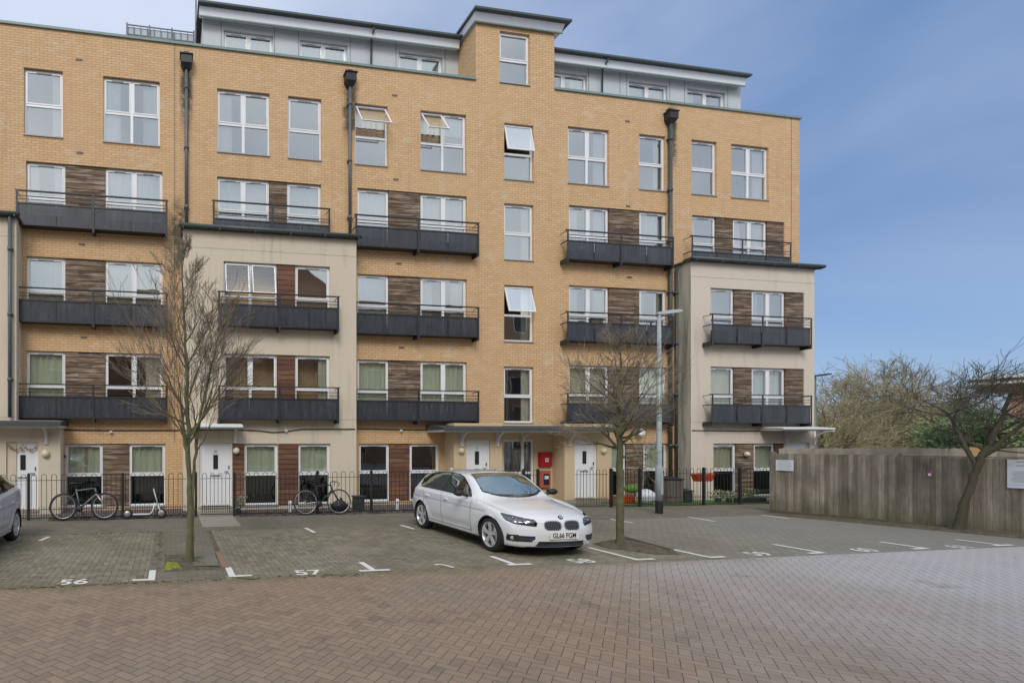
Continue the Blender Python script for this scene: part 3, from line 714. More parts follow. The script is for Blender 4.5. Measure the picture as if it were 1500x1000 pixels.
# porches -------------------------------------------------
YP = D - .6
def door(px0, px1, Y, zb, zt, num=None, slot=True, parent=BLD):
    x0, x1 = fx(px0, Y), fx(px1, Y); y0 = Y + .06
    f = MB(); w = .06; f.box(x0, x0 + w, y0, y0 + .07, zb, zt); f.box(x1 - w, x1, y0, y0 + .07, zb, zt); f.box(x0 + w, x1 - w, y0, y0 + .07, zt - w, zt)
    f.box(x0 + w + .003, x1 - w - .003, y0 + .02, y0 + .06, zb + .02, zt - w - .003)
    a, b = x0 + w + .12, x1 - w - .12; c = (x0 + x1) / 2
    for (p, q, r_, s_) in ((a, a + .015, zb + .15, zb + .75), (b - .015, b, zb + .15, zb + .75)): f.box(p, q, y0 + .012, y0 + .0195, r_, s_)
    f.box(a + .0155, b - .0155, y0 + .012, y0 + .0195, zb + .15, zb + .165); f.box(a + .0155, b - .0155, y0 + .012, y0 + .0195, zb + .735, zb + .75)
    d = f.build('front_door', 'door_white', parent)
    g = MB(); g.box(c - .07, c + .07, y0 + .008, y0 + .0195, zt - .78, zt - .36); g.build('glazing', 'dark_glass', d)
    h = MB(); h.box(c - .14, c + .14, y0 + .005, y0 + .0195, zb + .88, zb + .93); h.build('letter_plate', 'silver_part', d)
    h = MB(); h.tube([(x1 - w - .06, y0 + .02, zb + 1.02), (x1 - w - .06, y0 - .03, zb + 1.02), (x1 - w - .17, y0 - .03, zb + 1.02)], .012, 8); h.box(x1 - w - .045, x1 - w - .02, y0 - .002, y0 + .0195, zb + 1.1, zb + 1.2); h.build('handle', 'dark_plastic', d)
    if num: text(num, .10, 'silver_part', 'door_number', d, (c, y0 + .014, zt - .27), FACE, .003)
    s = MB(); s.box(x0 - .03, x1 + .03, Y - .03, y0 + .07, zb - .06, zb - .001); s.build('doorstep', 'concrete', parent)
# central porch in yellow render with a recessed entrance
pm = MB()
dh = [(fx(683, YP), fx(718, YP), .15, 2.08)]
m1, *_ = wall('', '', xP0, xP2, 0, 2.62, YP, dh); m2, *_ = wall('', '', xP3, xP1, 0, 2.62, YP, [(fx(842, YP), fx(875, YP), .15, 2.08)])
for m_ in (m1, m2): pm.add(m_.v, m_.f)
pm.quad((xP0, D, 0), (xP0, YP, 0), (xP0, YP, 2.62), (xP0, D, 2.62)); pm.quad((xP2, YP, 0), (xP2, D + .05, 0), (xP2, D + .05, 2.62), (xP2, YP, 2.62))
pm.quad((xP3, D + .05, 0), (xP3, YP, 0), (xP3, YP, 2.62), (xP3, D + .05, 2.62)); pm.quad((xP1, YP, 0), (xP1, D, 0), (xP1, D, 2.62), (xP1, YP, 2.62))
YQ = D - .03; e0, e1 = fx(737, YQ), fx(782, YQ)
m3, *_ = wall('', '', xP2, xP3, 0, 2.62, YQ, [(e0, e1, .1, 2.1)]); pm.add(m3.v, m3.f); pm.build('porch_wall', 'yellow_render', BLD)
pm = MB(); pm.box(xP0 + .1, xP1 - .1, D - .28, D - .2, .1, 2.55) if False else None
pm.box(e0 - .3, xP3 + .4, D + .9, D + 1.0, .25, 2.5); pm.box(xP0 - .05, xP1, YP - .02, YP + .001, 0, .12); pm.build('plinth', 'concrete', BLD)
door(683, 718, YP, .15, 2.08, '2'); door(842, 875, YP, .15, 2.08, '1')
ed = MB(); y0 = YQ + .04; w_ = .065; em = e0 + (e1 - e0) * .66
for (a, b) in ((e0, e0 + w_), (em - .05, em + .05), (e1 - w_, e1)): ed.box(a, b, y0, y0 + .06, .1, 2.1)
for (a, b) in ((e0 + w_, em - .05), (em + .05, e1 - w_)):
    ed.box(a, b, y0, y0 + .06, 2.03, 2.1); ed.box(a, b, y0, y0 + .06, .1, .22); ed.box(a, b, y0, y0 + .06, .95, 1.02)
e = ed.build('entrance_door', 'door_white', BLD)
g = MB(); g.quad((e0 + w_, y0 + .03, .22), (e1 - w_, y0 + .03, .22), (e1 - w_, y0 + .03, 2.03), (e0 + w_, y0 + .03, 2.03)); g.build('pane', 'window_glass', e)
# red cabinets
def cabinet(px0, px1, py0, py1, Y, mat):
    x0, x1 = fx(px0, Y), fx(px1, Y); z1, z0 = fz(px0, py0, Y), fz(px0, py1, Y)
    c = MB(); c.box(x0, x1, Y - .09, Y - .001, z0, z1); c.box(x0 + .02, x1 - .02, Y - .105, Y - .091, z0 + .02, z1 - .02); o = c.build('wall_cabinet', mat, BLD); return o, x0, x1, z0, z1
o, x0, x1, z0, z1 = cabinet(788, 806, 662, 683, YQ, 'fire_red')
l = MB(); l.box(x0 + .19, x0 + .32, YQ - .112, YQ - .106, z0 + .16, z0 + .29); l.build('label_plate', 'notice', o)
l = MB(); l.box(x0 + .225, x0 + .285, YQ - .116, YQ - .113, z0 + .2, z0 + .25); l.build('key_mark', 'silver_part', o)
o, x0, x1, z0, z1 = cabinet(788, 804, 689, 714, YQ, 'dull_red')
l = MB(); l.box(x0 + .13, x1 - .07, YQ - .112, YQ - .106, z0 + .10, z1 - .1); l.build('recess', 'ink', o)
l = MB(); l.box(x0 + .16, x1 - .10, YQ - .118, YQ - .113, z1 - .28, z1 - .17); l.build('label_plate', 'notice', o)
# far left porch
xq1 = fx(88.5, YP)
m1, *_ = wall('', '', XL, xq1, 0, 2.62, YP, [(fx(9, YP), fx(56, YP), .12, 2.02)])
m1.quad((xq1, YP, 0), (xq1, D, 0), (xq1, D, 2.62), (xq1, YP, 2.62)); m1.build('porch_wall', 'cream_render', BLD)
door(9, 56, YP, .12, 2.02, '33')
door(292, 340, YB, .12, 2.0, '22')
door(1153, 1186, YR, .12, 2.0, None)
def bracket(x, Y, z0, z1, depth):
    b = MB(); b.box(x - .045, x + .045, Y - .05, Y - .001, z0, z1)
    pts = [(x, Y - .05 - (depth - .05) * (1 - math.cos(t)), z0 + .08 + (z1 - z0 - .08) * math.sin(t)) for t in [i * math.pi / 2 / 8 for i in range(9)]]
    for p, q in zip(pts, pts[1:]):
        p, q = Vector(p), Vector(q); c = (p + q) / 2; d = (q - p) / 2; nrm = Vector((0, d.z, -d.y)).normalized() * .022
        b.obox(c, (.03, 0, 0), d * 1.05, nrm)
    return b.build('bracket', 'bracket_white', BLD)
def canopy(x0, x1, Yw, depth, z0, rise=.17, curve=False, white=False):
    c = MB(); yf = Yw - depth; n = 6
    prof = [(Yw - .003, z0 + rise)] + [(Yw - depth * i / n, z0 + rise - rise * .75 * (i / n) ** 2) for i in range(1, n + 1)] + [(yf, z0), (Yw - .003, z0)]
    vs = [(x0, p[0], p[1]) for p in prof] + [(x1, p[0], p[1]) for p in prof]; k = len(prof)
    c.add(vs, [(i, (i + 1) % k, k + (i + 1) % k, k + i) for i in range(k)] + [tuple(range(k)), tuple(range(k, 2 * k))[::-1]])
    o = c.build('canopy', 'roofing' if not white else 'bracket_white', BLD)
    s = MB(); s.box(x0 + .03, x1 - .03, yf + .03, Yw - .004, z0 - .07, z0 - .002); s.build('soffit', 'bracket_white', o)
    g = MB(); g.box(x0 - .01, x1 + .01, yf - .035, yf - .001, z0 - .025, z0 + .03); g.build('edge_trim', 'gutter' if not white else 'fascia_white', o)
zc = fz(760, 629, D - 1.15)
canopy(fx(650, D - 1.15), fx(900, D - .9), D, 1.15, zc, .16)
for px in (676, 728): bracket(fx(px, YP), YP, zc - .52, zc - .07, .45)
bracket(fx(764, YQ), YQ, zc - .5, zc - .07, .6); bracket(fx(834, YP), YP, zc - .52, zc - .07, .45)
zc2 = fz(40, 622, D - 1.15); canopy(XL, fx(90, D - 1.0), D, 1.15, zc2, .17); bracket(fx(68, YP), YP, zc2 - .52, zc2 - .07, .45)
zc3 = fz(318, 624, YB - .6); canopy(fx(283, YB - .3), fx(354, YB - .4), YB, .6, zc3, .1, white=True); bracket(fx(344.5, YB), YB, zc3 - .48, zc3 - .07, .4); bracket(fx(287, YB), YB, zc3 - .48, zc3 - .07, .4)
zc4 = fz(1180, 629, YR - .75); canopy(fx(1144, YR - .7), fx(1219, YR - .7), YR, .75, zc4 + .04, .08, white=True); bracket(fx(1150, YR), YR, zc4 - .5, zc4 - .03, .6)
bracket(xR1 - .05, YR, zc4 - .5, zc4 - .03, .6)

# ------------------------------------------------------------------ ground
def sheet(name, mat, pts, z, kind='structure'):
    mb = MB(); mb.poly([(p[0], p[1], z) for p in pts]); o = mb.build(name, mat); return tag(o, kind=kind)
YK = 7.72                                                     # line between court and parking bays
sheet('ground', 'ground_mat', [(-400, -300), (500, -300), (500, 900), (-400, 900)], -.03)
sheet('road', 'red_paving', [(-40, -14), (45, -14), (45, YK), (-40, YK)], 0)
sheet('parking_bays', 'grey_paving', [(-40, YK), (45, YK), (45, 12.25), (-40, 12.25)], 0)
sheet('footpath', 'path_paving', [(-40, 12.25), (45, 12.25), (45, D + .3), (-40, D + .3)], .004)
sheet('courtyard_ground', 'path_paving', [(-60, D + .3), (80, D + .3), (80, 60), (-60, 60)], -.01)
mb = MB()
for i in range(60): x = -28 + i * .92; mb.box(x, x + .912, 12.2, 12.29, -.02, .012)
tag(mb.build('kerb', 'pit_concrete'), kind='structure')
YG = 14.45
sheet('gravel_bed', 'slate_chips', [(fx(72, YG), YG - .22), (fx(285, YG), YG - .2), (fx(285, YG), D), (fx(92, D), D)], .012)
mb = MB(); xa, xb = fx(348, YG), fx(650, YG); mb.poly([(xa, YG - .2, .012), (xb, YG - .2, .012), (xb, D, .012), (xa, D, .012)])
tag(mb.build('gravel_bed', 'slate_chips'), kind='structure')
sheet('lawn', 'grass_green', [(fx(925, YG), YG + .08), (fx(1150, YG), YG + .08), (fx(1150, YG), D - .1), (fx(925, YG), D - .1)], .02)
sheet('gate_path', 'concrete', [(fx(291, YG), 12.6), (fx(341, YG), 12.6), (fx(341, YG), YB), (fx(291, YG), YB)], .008)
sheet('entrance_path', 'concrete', [(fx(735, YG), 14.2), (fx(840, YG), 14.2), (fx(840, YG), D), (fx(735, YG), D)], .008)
# loose slate chips as real little stones
mb = MB()
for i in range(900):
    if i % 2: x = random.uniform(fx(72, YG), fx(285, YG))
    else: x = random.uniform(fx(348, YG), fx(610, YG))
    y = YG - .22 + abs(random.gauss(0, .45)); y = min(y, D - .65); r = random.uniform(.012, .035)
    a = random.random() * 3; mb.obox((x, y, .016 + r * .3), (r * math.cos(a), r * math.sin(a), random.uniform(-.01, .01)), (-r * .6 * math.sin(a), r * .6 * math.cos(a), 0), (0, 0, r * .3))
tag(mb.build('slate_pieces', 'slate_chips'), kind='stuff')
# tree pits
X0, X1 = -.13, .80
mb = MB(); mb.box(X0 + .001, X1 - .001, YK + .10, 8.36, -.02, .008); mb.box(X1 + .001, X1 + .10, 8.0, 12.2, -.02, .003) ; mb.box(X0 - .22, X0 - .001, YK + .1, 12.2, -.02, .003)
mb.box(X0 + .001, X1 - .001, 9.62, 12.19, -.02, .01); tag(mb.build('tree_pit_surround', 'path_paving'), kind='structure')
mb = MB(); mb.box(X1 + .004, X1 + .104, 8.45, 9.7, .007, .02); tag(mb.build('pit_kerb', 'kerb_red'), kind='structure')
def mound(name, pts, mat, n, h, z0=.006, kind='structure'):
    """irregular low soil patch inside a polygon outline"""
    cx = sum(p[0] for p in pts) / len(pts); cy = sum(p[1] for p in pts) / len(pts); mb = MB(); m = 40; vs = [(cx, cy, z0 + h)]; fs = []
    L = len(pts)
    def outline(t):
        t = t * L; i = int(t) % L; f = t - int(t); a, b = pts[i], pts[(i + 1) % L]; return (a[0] + (b[0] - a[0]) * f, a[1] + (b[1] - a[1]) * f)
    for r in range(1, n + 1):
        for k in range(m):
            o = outline(k / m); f = r / n; j = random.uniform(-.02, .02) if r < n else random.uniform(-.03, .03)
            vs.append((cx + (o[0] - cx) * (f + j), cy + (o[1] - cy) * (f + j), z0 + h * (1 - f * f) + random.uniform(0, .02) * (r < n)))
    for k in range(m): fs.append((0, 1 + k, 1 + (k + 1) % m))
    for r in range(n - 1):
        for k in range(m): k2 = (k + 1) % m; fs.append((1 + r * m + k, 1 + (r + 1) * m + k, 1 + (r + 1) * m + k2, 1 + r * m + k2))
    mb.add(vs, fs, True); return tag(mb.build(name, mat), kind=kind)
mound('soil_patch', [(X0 + .02, 8.38), (X1 - .02, 8.38), (X1 - .02, 9.6), (X0 + .02, 9.6)], 'soil', 6, .02)
sheet('pit_slab', 'pit_concrete', [(.36, 8.55), (X1 - .04, 8.5), (X1 - .03, 9.5), (.42, 9.55)], .036)
mound('moss_patch', [(X0 + .03, 8.42), (.18, 8.46), (.14, 8.86), (X0 + .05, 8.98)], 'moss', 5, .03, .012)
p2 = [gp(868, 796), gp(905, 789), gp(950, 797), gp(1000, 812), gp(960, 812), gp(925, 807), gp(890, 803)]
mound('soil_patch', p2, 'soil', 6, .06)
mb = MB(); a_, b_ = gp(912, 788), gp(985, 808); d_ = Vector((b_[0] - a_[0], b_[1] - a_[1], 0)); nn = Vector((-d_.y, d_.x, 0)).normalized() * .03
mb.obox(((a_[0] + b_[0]) / 2, (a_[1] + b_[1]) / 2, .03), d_ / 2, nn, (0, 0, .03)); tag(mb.build('pit_kerb', 'pit_concrete'), kind='structure')
def moss_line(pts, w, seed):
    rng = random.Random(seed); mb = MB()
    for (a, b) in zip(pts, pts[1:]):
        a, b = Vector(a), Vector(b); n = int((b - a).length / .07); d = (b - a).normalized(); q = Vector((-d.y, d.x))
        for i in range(n):
            if rng.random() < .3: continue
            c = a + d * (i * .07 + rng.uniform(-.02, .02)) + q * rng.gauss(0, w * .35); r_ = rng.uniform(.02, .055)
            zq = .009 + rng.random() * .004
            mb.add([(c.x + r_ * rng.uniform(.6, 1.2) * math.cos(t_), c.y + r_ * rng.uniform(.6, 1.2) * math.sin(t_), zq) for t_ in [k * 1.047 for k in range(6)]], [tuple(range(6))])
    return mb
mb = moss_line([(X0 - .07, 8.55), (X0 - .10, 12.1)], .09, 1); m2_ = moss_line([(X1 + .06, 9.8), (X1 + .06, 12.1)], .05, 2); m3_ = moss_line([(-2.4, 12.1), (X0, 12.1)], .12, 3); m4_ = moss_line([(-4, YK + .02), (X0, YK + .05), (3, YK)], .1, 4)
for q in (m2_, m3_, m4_): mb.add(q.v, q.f)
plain('thin_moss', (.155, .14, .07), .95, var=.35, scale=9)
tag(mb.build('moss', 'thin_moss'), kind='stuff')
# fallen leaves and litter
mb = MB()
for i in range(260):
    k = i % 4
    if k == 0: x, y = random.uniform(X0, X1), random.uniform(8.4, 9.5)
    elif k == 1: x, y = 8.6 + random.gauss(0, .8), 8.9 + random.gauss(0, .4)
    elif k == 2: x, y = random.uniform(-5, 14), random.uniform(11.8, 12.4)
    else: x, y = random.uniform(-5, 16), random.uniform(3, 12)
    r = random.uniform(.008, .02); a = random.random() * 6; zz = .045 if k < 2 else .014
    mb.add([(x + r * math.cos(a), y + r * math.sin(a), zz), (x - r * math.sin(a) * .6, y + r * math.cos(a) * .6, zz + .006), (x - r * math.cos(a), y - r * math.sin(a), zz), (x + r * math.sin(a) * .6, y - r * math.cos(a) * .6, zz + .004)], [(0, 1, 2, 3)])
tag(mb.build('fallen_leaves', 'new_wood'), kind='stuff')
# painted markings
mk = MB(); zz = .008
def bar(a, b, w, zz=.008):
    a = Vector((*a, zz)); b = Vector((*b, zz)); d = (b - a).normalized(); n = Vector((-d.y, d.x, 0)) * w / 2; mk.add([a + n, a - n, b - n, b + n], [(0, 1, 2, 3)])
YF = 7.86
def corner(px, py, left, right):
    x, y = gp(px, py)
    bar((x, YF), (x, YF + .62), .10)
    if left: bar((x - .04, YF + .045), (x - left, YF + .045), .09, .0095)
    if right: bar((x + .04, YF + .045), (x + right, YF + .045), .09, .0095)
corner(222, 848, .27, 0); corner(341, 846, 0, .30)
x57 = gp(548, 837)[0]
for i, (l, r) in enumerate(((.18, .28), (.18, .28), (0, .3))): corner(548, 837, 0, 0) if False else None
for px, py, l, r, Ls in ((550, 837, .2, .26, .62), (757, 828, .1, .3, .7), (934, 820, .02, .34, 1.1), (1048, 818, 0, .3, 1.35), (1214, 811, .28, .03, .85), (1366, 804.5, .3, .03, .72), (1480, 800, .2, .25, .68)):
    x, y = gp(px, py); y = YF + (.0 if px < 1000 else -.05)
    bar((x, y), (x, y + Ls), .10)
    bar((x - .04 - l, y + .045), (x + r, y + .045), .09, .0095)
for a, b in (((58, 792), (72, 786)), ((447, 773), (461, 780)), ((587, 769), (607, 775)), ((893, 760), (927, 766)), ((1009, 757.5), (1047, 763.5)), ((1113, 754), (1155, 759.5))):
    pa, pb = gp(*a), gp(*b); bar(pa, pb, .09)
# worn fragment of a stencil
x, y = gp(652, 829)
pts = [(x - .12 + .1 * i / 3, y + .08 + .05 * math.sin(i * .9)) for i in range(5)]
for i_, (p, q) in enumerate(zip(pts, pts[1:])): bar(p, q, .06, .008 + .0006 * i_)
bar(pts[-1], (x + .07, y - .14), .06, .0115)
tag(mk.build('road_markings', 'white_paint'), kind='structure')
FLAT = Matrix.Identity(3)
for s_, px, py, sx in (('56', 107, 853, .92), ('57', 452, 839, .95), ('58', 853, 822, .95), ('59', 1113, 811.5, .95), ('60', 1268, 806, .95), ('61', 1408, 801, .95)):
    x, y = gp(px, py); o = text(s_, .40, 'white_paint', 'bay_number', None, (x, y + .02, .006), FLAT, 0, 1.15 * sx); tag(o, kind='structure')

# ------------------------------------------------------------------ bow-top railings
def railing(label, xa, xb, posts, Y=YG, zg=.02, name='garden_railing', cat='railing', pitch=.128):
    r = thing(name, label, cat, ((xa + xb) / 2, Y, 0), group='black bow topped railings and gates')
    rl = MB()
    for z in (1.02, .27, .05): rl.box(xa, xb, Y - .02, Y + .02, z, z + .012 if z > .06 else z + .02)
    rl.build('rail', 'black_metal', r)
    b = MB(); n = max(2, int(round((xb - xa - .06) / pitch))); n += 1 - n % 2; xs = [xa + .05 + (xb - xa - .1) * i / n for i in range(n + 1)]
    for i in range(0, n, 2):
        x0, x1 = xs[i], xs[i + 1]; rr = (x1 - x0) / 2; cx = (x0 + x1) / 2
        arc = [(cx - rr * math.cos(t), Y, 1.12 + rr * math.sin(t)) for t in [math.pi * k / 8 for k in range(9)]]
        b.tube([(x0, Y, .055)] + arc + [(x1, Y, .055)], .0075, 5, False)
    for i in range(n): x = (xs[i] + xs[i + 1]) / 2; b.tube([(x, Y, .055), (x, Y, .33), (x, Y, .345)], [.006, .006, .001], 4, False)
    b.build('bars', 'black_metal', r)
    for px in posts:
        x = fx(px, Y) if isinstance(px, int) else px
        p = MB(); w = .032; p.box(x - w, x + w, Y - w - .003, Y + w + .003, 0, 1.19); p.add([(x - w, Y - w, 1.191), (x + w, Y - w, 1.191), (x + w, Y + w, 1.191), (x - w, Y + w, 1.191), (x, Y, 1.225)], [(0, 1, 4), (1, 2, 4), (2, 3, 4), (3, 0, 4)])
        p.build('post', 'black_metal', r)
    return r
X = lambda px: fx(px, YG)
railing('black bow topped railing behind the silver car, mountain bike and scooter', X(-80), X(284), [-60, 42, 180, 287])
railing('black bow topped gate in front of the white door by the left tree', X(294), X(339), [], name='garden_gate', cat='gate')
railing('black bow topped railing behind the black road bike and the white car', X(343), X(766), [343, 465, 544, 655, 725, 767])
railing('short black gate leaf standing open by the glazed entrance', X(770), X(788), [788], name='garden_gate', cat='gate')
railing('black bow topped gate in front of the white door right of the red cabinets', X(843), X(890), [], name='garden_gate', cat='gate')
railing('black bow topped railing round the grass strip, behind the street lamp', X(896), X(1190), [895, 937, 1031, 1084])

# ------------------------------------------------------------------ fence on the right
FA = Vector((17.03, 12.68, 0)); FB = Vector((18.02, 8.5, 0)); fd = (FB - FA).normalized(); FC = FA + fd * 9.5; fn = Vector((fd.y, -fd.x, 0))
fn = fn if fn.x < 0 else -fn
fen = thing('wooden_fence', 'tall weathered vertical board fence along the right side of the parking bays', 'fence', tuple(FA))
def fence_boards():
    mb = MB(); L = (FC - FA).length; t = 0; i = 0
    while t < L:
        w = .084 + random.uniform(-.006, .006); h = 1.70 - .012 * t + random.uniform(-.012, .008); lift = .06
        th = random.uniform(-.018, .018)
        c = FA + fd * (t + w / 2) + Vector((0, 0, (h + lift) / 2)) + fn * random.uniform(0, .014)
        mb.obox(c, fd * w / 2 + fn * th * .3, fn * .009, (0, 0, (h - lift) / 2)); t += w + .003; i += 1
    return mb.build('fence_boards', 'fence_wood', fen)
fence_boards()
mb = MB(); L = 9.5
for z in (.35, 1.0, 1.5):
    mb.obox(FA + fd * L / 2 - fn * .05 + Vector((0, 0, z)), fd * L / 2, fn * .025, (0, 0, .04))
mb.build('fence_rail', 'fence_wood', fen)
for k in range(5):
    p = FA + fd * (.03 + k * 2.35); mb = MB()
    mb.obox(p + Vector((0, 0, .87)) - fn * (0 if k == 0 else .13), fd * .055, fn * .05, (0, 0, .87)); mb.build('post', 'fence_wood', fen)
mb = MB(); mb.obox(FA + fd * L / 2 + Vector((0, 0, 1.725 - .05)) - fn * .075, fd * L / 2, fn * .03, (0, 0, .012)); mb.build('capping', 'fence_wood', fen)
mound('verge', [tuple((FA + fn * .75 + fd * .3)[:2]), tuple((FA + fn * .45 + fd * 5)[:2]), tuple((FA + fn * .4 + fd * 9)[:2]), tuple((FA - fn * .2 + fd * 9)[:2]), tuple((FA - fn * .1)[:2]), tuple((FA + fn * .3 - fd * .1)[:2])], 'soil', 6, .05)
mb = MB(); 
mb.obox(FA + fd * 1.6 + fn * .07 + Vector((0, 0, .03)), fd * 1.6, fn * .05, (0, 0, .05)); tag(mb.build('mossy_kerb', 'soil'), kind='structure')
rf = thing('wooden_fence', 'pale grey boarded fence behind the tall weathered fence', 'fence', (19.5, 14.3, 0))
mb = MB()
for i in range(90):
    p = Vector((19.15 + i * .113, 14.0 - i * .014, .95)); mb.obox(p, (.054, -.012, 0), (.002, .009, 0), (0, 0, .87 + random.uniform(-.015, .015)))
mb.build('fence_boards', 'fence_wood', rf)
mb = MB()
for i in range(5): p = Vector((25.4 + i * .113, 13.16 - i * .014, .97)); mb.obox(p, (.054, -.012, 0), (.002, .009, 0), (0, 0, .88))
mb.build('new_board', 'new_wood', rf)
def fence_xy(px):                                             # where the sight line of a column meets the fence face
    a = YAW + math.atan((px - PPX) / FPX); d = Vector((math.sin(a), math.cos(a), 0)); P0 = FA + fn * .02
    t = (P0.x * fd.y - P0.y * fd.x) / (d.x * fd.y - d.y * fd.x); p = d * t; return p
def fence_z(p, py): d = p.x * ST + p.y * CT; return CH + (HOR - py) * d / FPX
def sign(px0, px1, py0, py1, th=.006, name='notice', label='', mat='notice', cat='sign'):
    a, b = fence_xy(px0), fence_xy(px1); zt = fence_z(a, py0); zb = fence_z(a, py1)
    c = (a + b) / 2 + fn * .02; c.z = 0
    r = thing(name, label, cat, tuple(c) [:2] + (zb,)); w = (b - a).length / 2
    mb = MB(); mb.obox(Vector((c.x, c.y, (zt + zb) / 2)), fd * w, fn * th, (0, 0, (zt - zb) / 2)); mb.build('board', mat, r)
    return r, c, w, zb, zt
ROTF = Matrix((fd, Vector((0, 0, 1)), fd.cross(Vector((0, 0, 1))))).transposed()
if ROTF.col[2].dot(fn) < 0: ROTF = Matrix((-fd, Vector((0, 0, 1)), (-fd).cross(Vector((0, 0, 1))))).transposed()
r, c, w, zb, zt = sign(1137, 1163, 673, 688.5, label='small white notice fixed to the near end of the weathered fence')
mb = MB()
for k in range(6):
    ww = w * random.uniform(.5, .85); mb.obox(Vector((c.x, c.y, zt - .035 - k * (zt - zb - .06) / 5.5)) + fn * .0075, fd * ww, fn * .001, (0, 0, .006))
mb.build('printed_line', 'sill_metal', r)
r, c, w, zb, zt = sign(1476, 1520, 672.5, 714, name='parking_sign', label='large pale parking sign with blue bands, cut by the right edge of the photo')
mb = MB(); H_ = zt - zb
mb.obox(Vector((c.x, c.y, zb + .06 * H_ + .035)) + fn * .008, fd * w * .97, fn * .001, (0, 0, .018))
mb.obox(Vector((c.x, c.y, zt - .18 * H_)) - fd * w * .72 + fn * .008, fd * w * .22, fn * .001, (0, 0, .03)); mb.build('blue_band', 'sign_blue', r)
mb = MB()
for k in range(9): mb.obox(Vector((c.x, c.y, zt - .42 * H_ - k * .045 * H_)) + fd * w * random.uniform(-.05, .1) + fn * .008, fd * w * random.uniform(.55, .8), fn * .001, (0, 0, .005))
for k in range(2): mb.obox(Vector((c.x, c.y, zt - .08 * H_ - k * .13 * H_)) + fd * w * .2 + fn * .008, fd * w * .6, fn * .001, (0, 0, .012))
mb.build('printed_line', 'sill_metal', r)
bpy.data.objects[r.name].children[0].data.materials[0] = M['sign_face']
r, c, w, zb, zt = sign(1360, 1364.5, 689, 696.5, name='sticker', label='tiny red and white sticker on the fence between the notice and the leaning tree')
mb = MB(); mb.obox(Vector((c.x, c.y, zt - .03)) + fn * .008, fd * w * .9, fn * .001, (0, 0, .03)); mb.build('red_band', 'fire_red', r)

# ------------------------------------------------------------------ street lamps
def street_lamp(label, x, y, h, arm, r0, r1, mat, base=True, down=.0):
    t = thing('street_lamp', label, 'street lamp', (x, y, 0))
    p = MB()
    if base: p.lathe((x, y, 0), (0, 0, 1), [(.36, .001), (.36, r0), (1.30, r0), (1.36, r0 * .8), (1.40, r1 * 1.1), (h, r1 * .75), (h, .001)], 20)
    else: p.lathe((x, y, 0), (0, 0, 1), [(0, r0), (h, r1), (h, .001)], 10)
    p.build('pole', mat, t)
    if base:
        p = MB(); p.lathe((x, y, 0), (0, 0, 1), [(0, r0 + .004), (.359, r0 + .004)], 20); p.build('painted_base', 'black_metal', t)
        p = MB(); p.box(x - .04, x + .04, y - r0 - .006, y - r0 + .004, .55, 1.15); p.build('access_door', mat, t)
    hd = MB(); s = 1 if arm > 0 else -1
    def ring(f, w, th): cx = x + f * arm; cz = h + .02 + f * abs(arm) * .13; return [(cx, y - w, cz - th), (cx, y + w, cz - th), (cx, y + w * .7, cz + th), (cx, y - w * .7, cz + th)]
    rs = [ring(f, w, th) for f, w, th in ((-.12, .045, .03), (.1, .075, .045), (.55, .12, .05), (.95, .11, .035), (1.0, .07, .015))]
    vs = [q for r in rs for q in r]; fs = [(0, 1, 2, 3), tuple(range(16, 20))[::-1]]
    for i in range(4):
        for k in range(4): fs.append((i * 4 + k, i * 4 + (k + 1) % 4, i * 4 + 4 + (k + 1) % 4, i * 4 + 4 + k))
    hd.add(vs, fs); hd.build('lantern', mat if base else 'black_metal', t)
    return t
lx, ly = gp(965.5, 752)
street_lamp('tall grey street lamp with a black base in front of the railing', lx, ly, 5.62, .70, .088, .062, 'lamp_paint')
def far(px, d): xc = (px - PPX) / FPX * d; return (xc * CT + d * ST, -xc * ST + d * CT)
x, y = far(1194, 27); street_lamp('grey street lamp rising beside the right edge of the block', x, y, 2 + 97 * 27 / FPX, .95, .05, .045, 'pipe', False)
x, y = far(1358, 50); street_lamp('black street lamp in front of the distant bare trees', x, y, 2 + 52 * 50 / FPX, -.9, .07, .06, 'black_metal', False)
x, y = far(1335, 70); street_lamp('small black street lamp far off, left of the taller black one', x, y, 2 + 11 * 70 / FPX, -.6, .07, .06, 'black_metal', False)

# ------------------------------------------------------------------ trees
def seg_branch(mb, tw, p, d, L, r, depth, rng, up=.25, kids=(3, 5), spread=.7, seg=5, twigr=.0035, minr=.0045, curl=.12):
    pts = [p.copy()]; rs = [r]; dirs = [d.copy()]
    for i in range(seg):
        d = (d + Vector((rng.gauss(0, curl), rng.gauss(0, curl), rng.gauss(0, curl) * .6 + up * .16))).normalized()
        p = p + d * (L / seg); pts.append(p.copy()); rs.append(max(twigr, r * (1 - .72 * (i + 1) / seg))); dirs.append(d.copy())
    (mb if r > .012 else tw).tube(pts, rs, 6 if r > .02 else (4 if r > .008 else 3), False)
    if depth <= 0: return
    n = rng.randint(*kids)
    for k in range(n):
        t = rng.uniform(.22, 1.0) if k else 1.0; i = min(seg - 1, int(t * seg)); f = t * seg - i
        q = pts[i].lerp(pts[i + 1], min(1, f)); dd = dirs[i + 1]
        a = dd.orthogonal().normalized(); a.rotate(Matrix.Rotation(rng.uniform(0, 6.28), 3, dd))
        s = rng.uniform(.45, 1.0) * spread; nd = (dd * math.cos(s) + a * math.sin(s)).normalized()
        seg_branch(mb, tw, q, nd, L * rng.uniform(.5, .78), max(twigr, r * (1 - .6 * t) * rng.uniform(.5, .7)), depth - 1, rng, up, kids, spread, max(3, seg - 1), twigr, minr, curl)
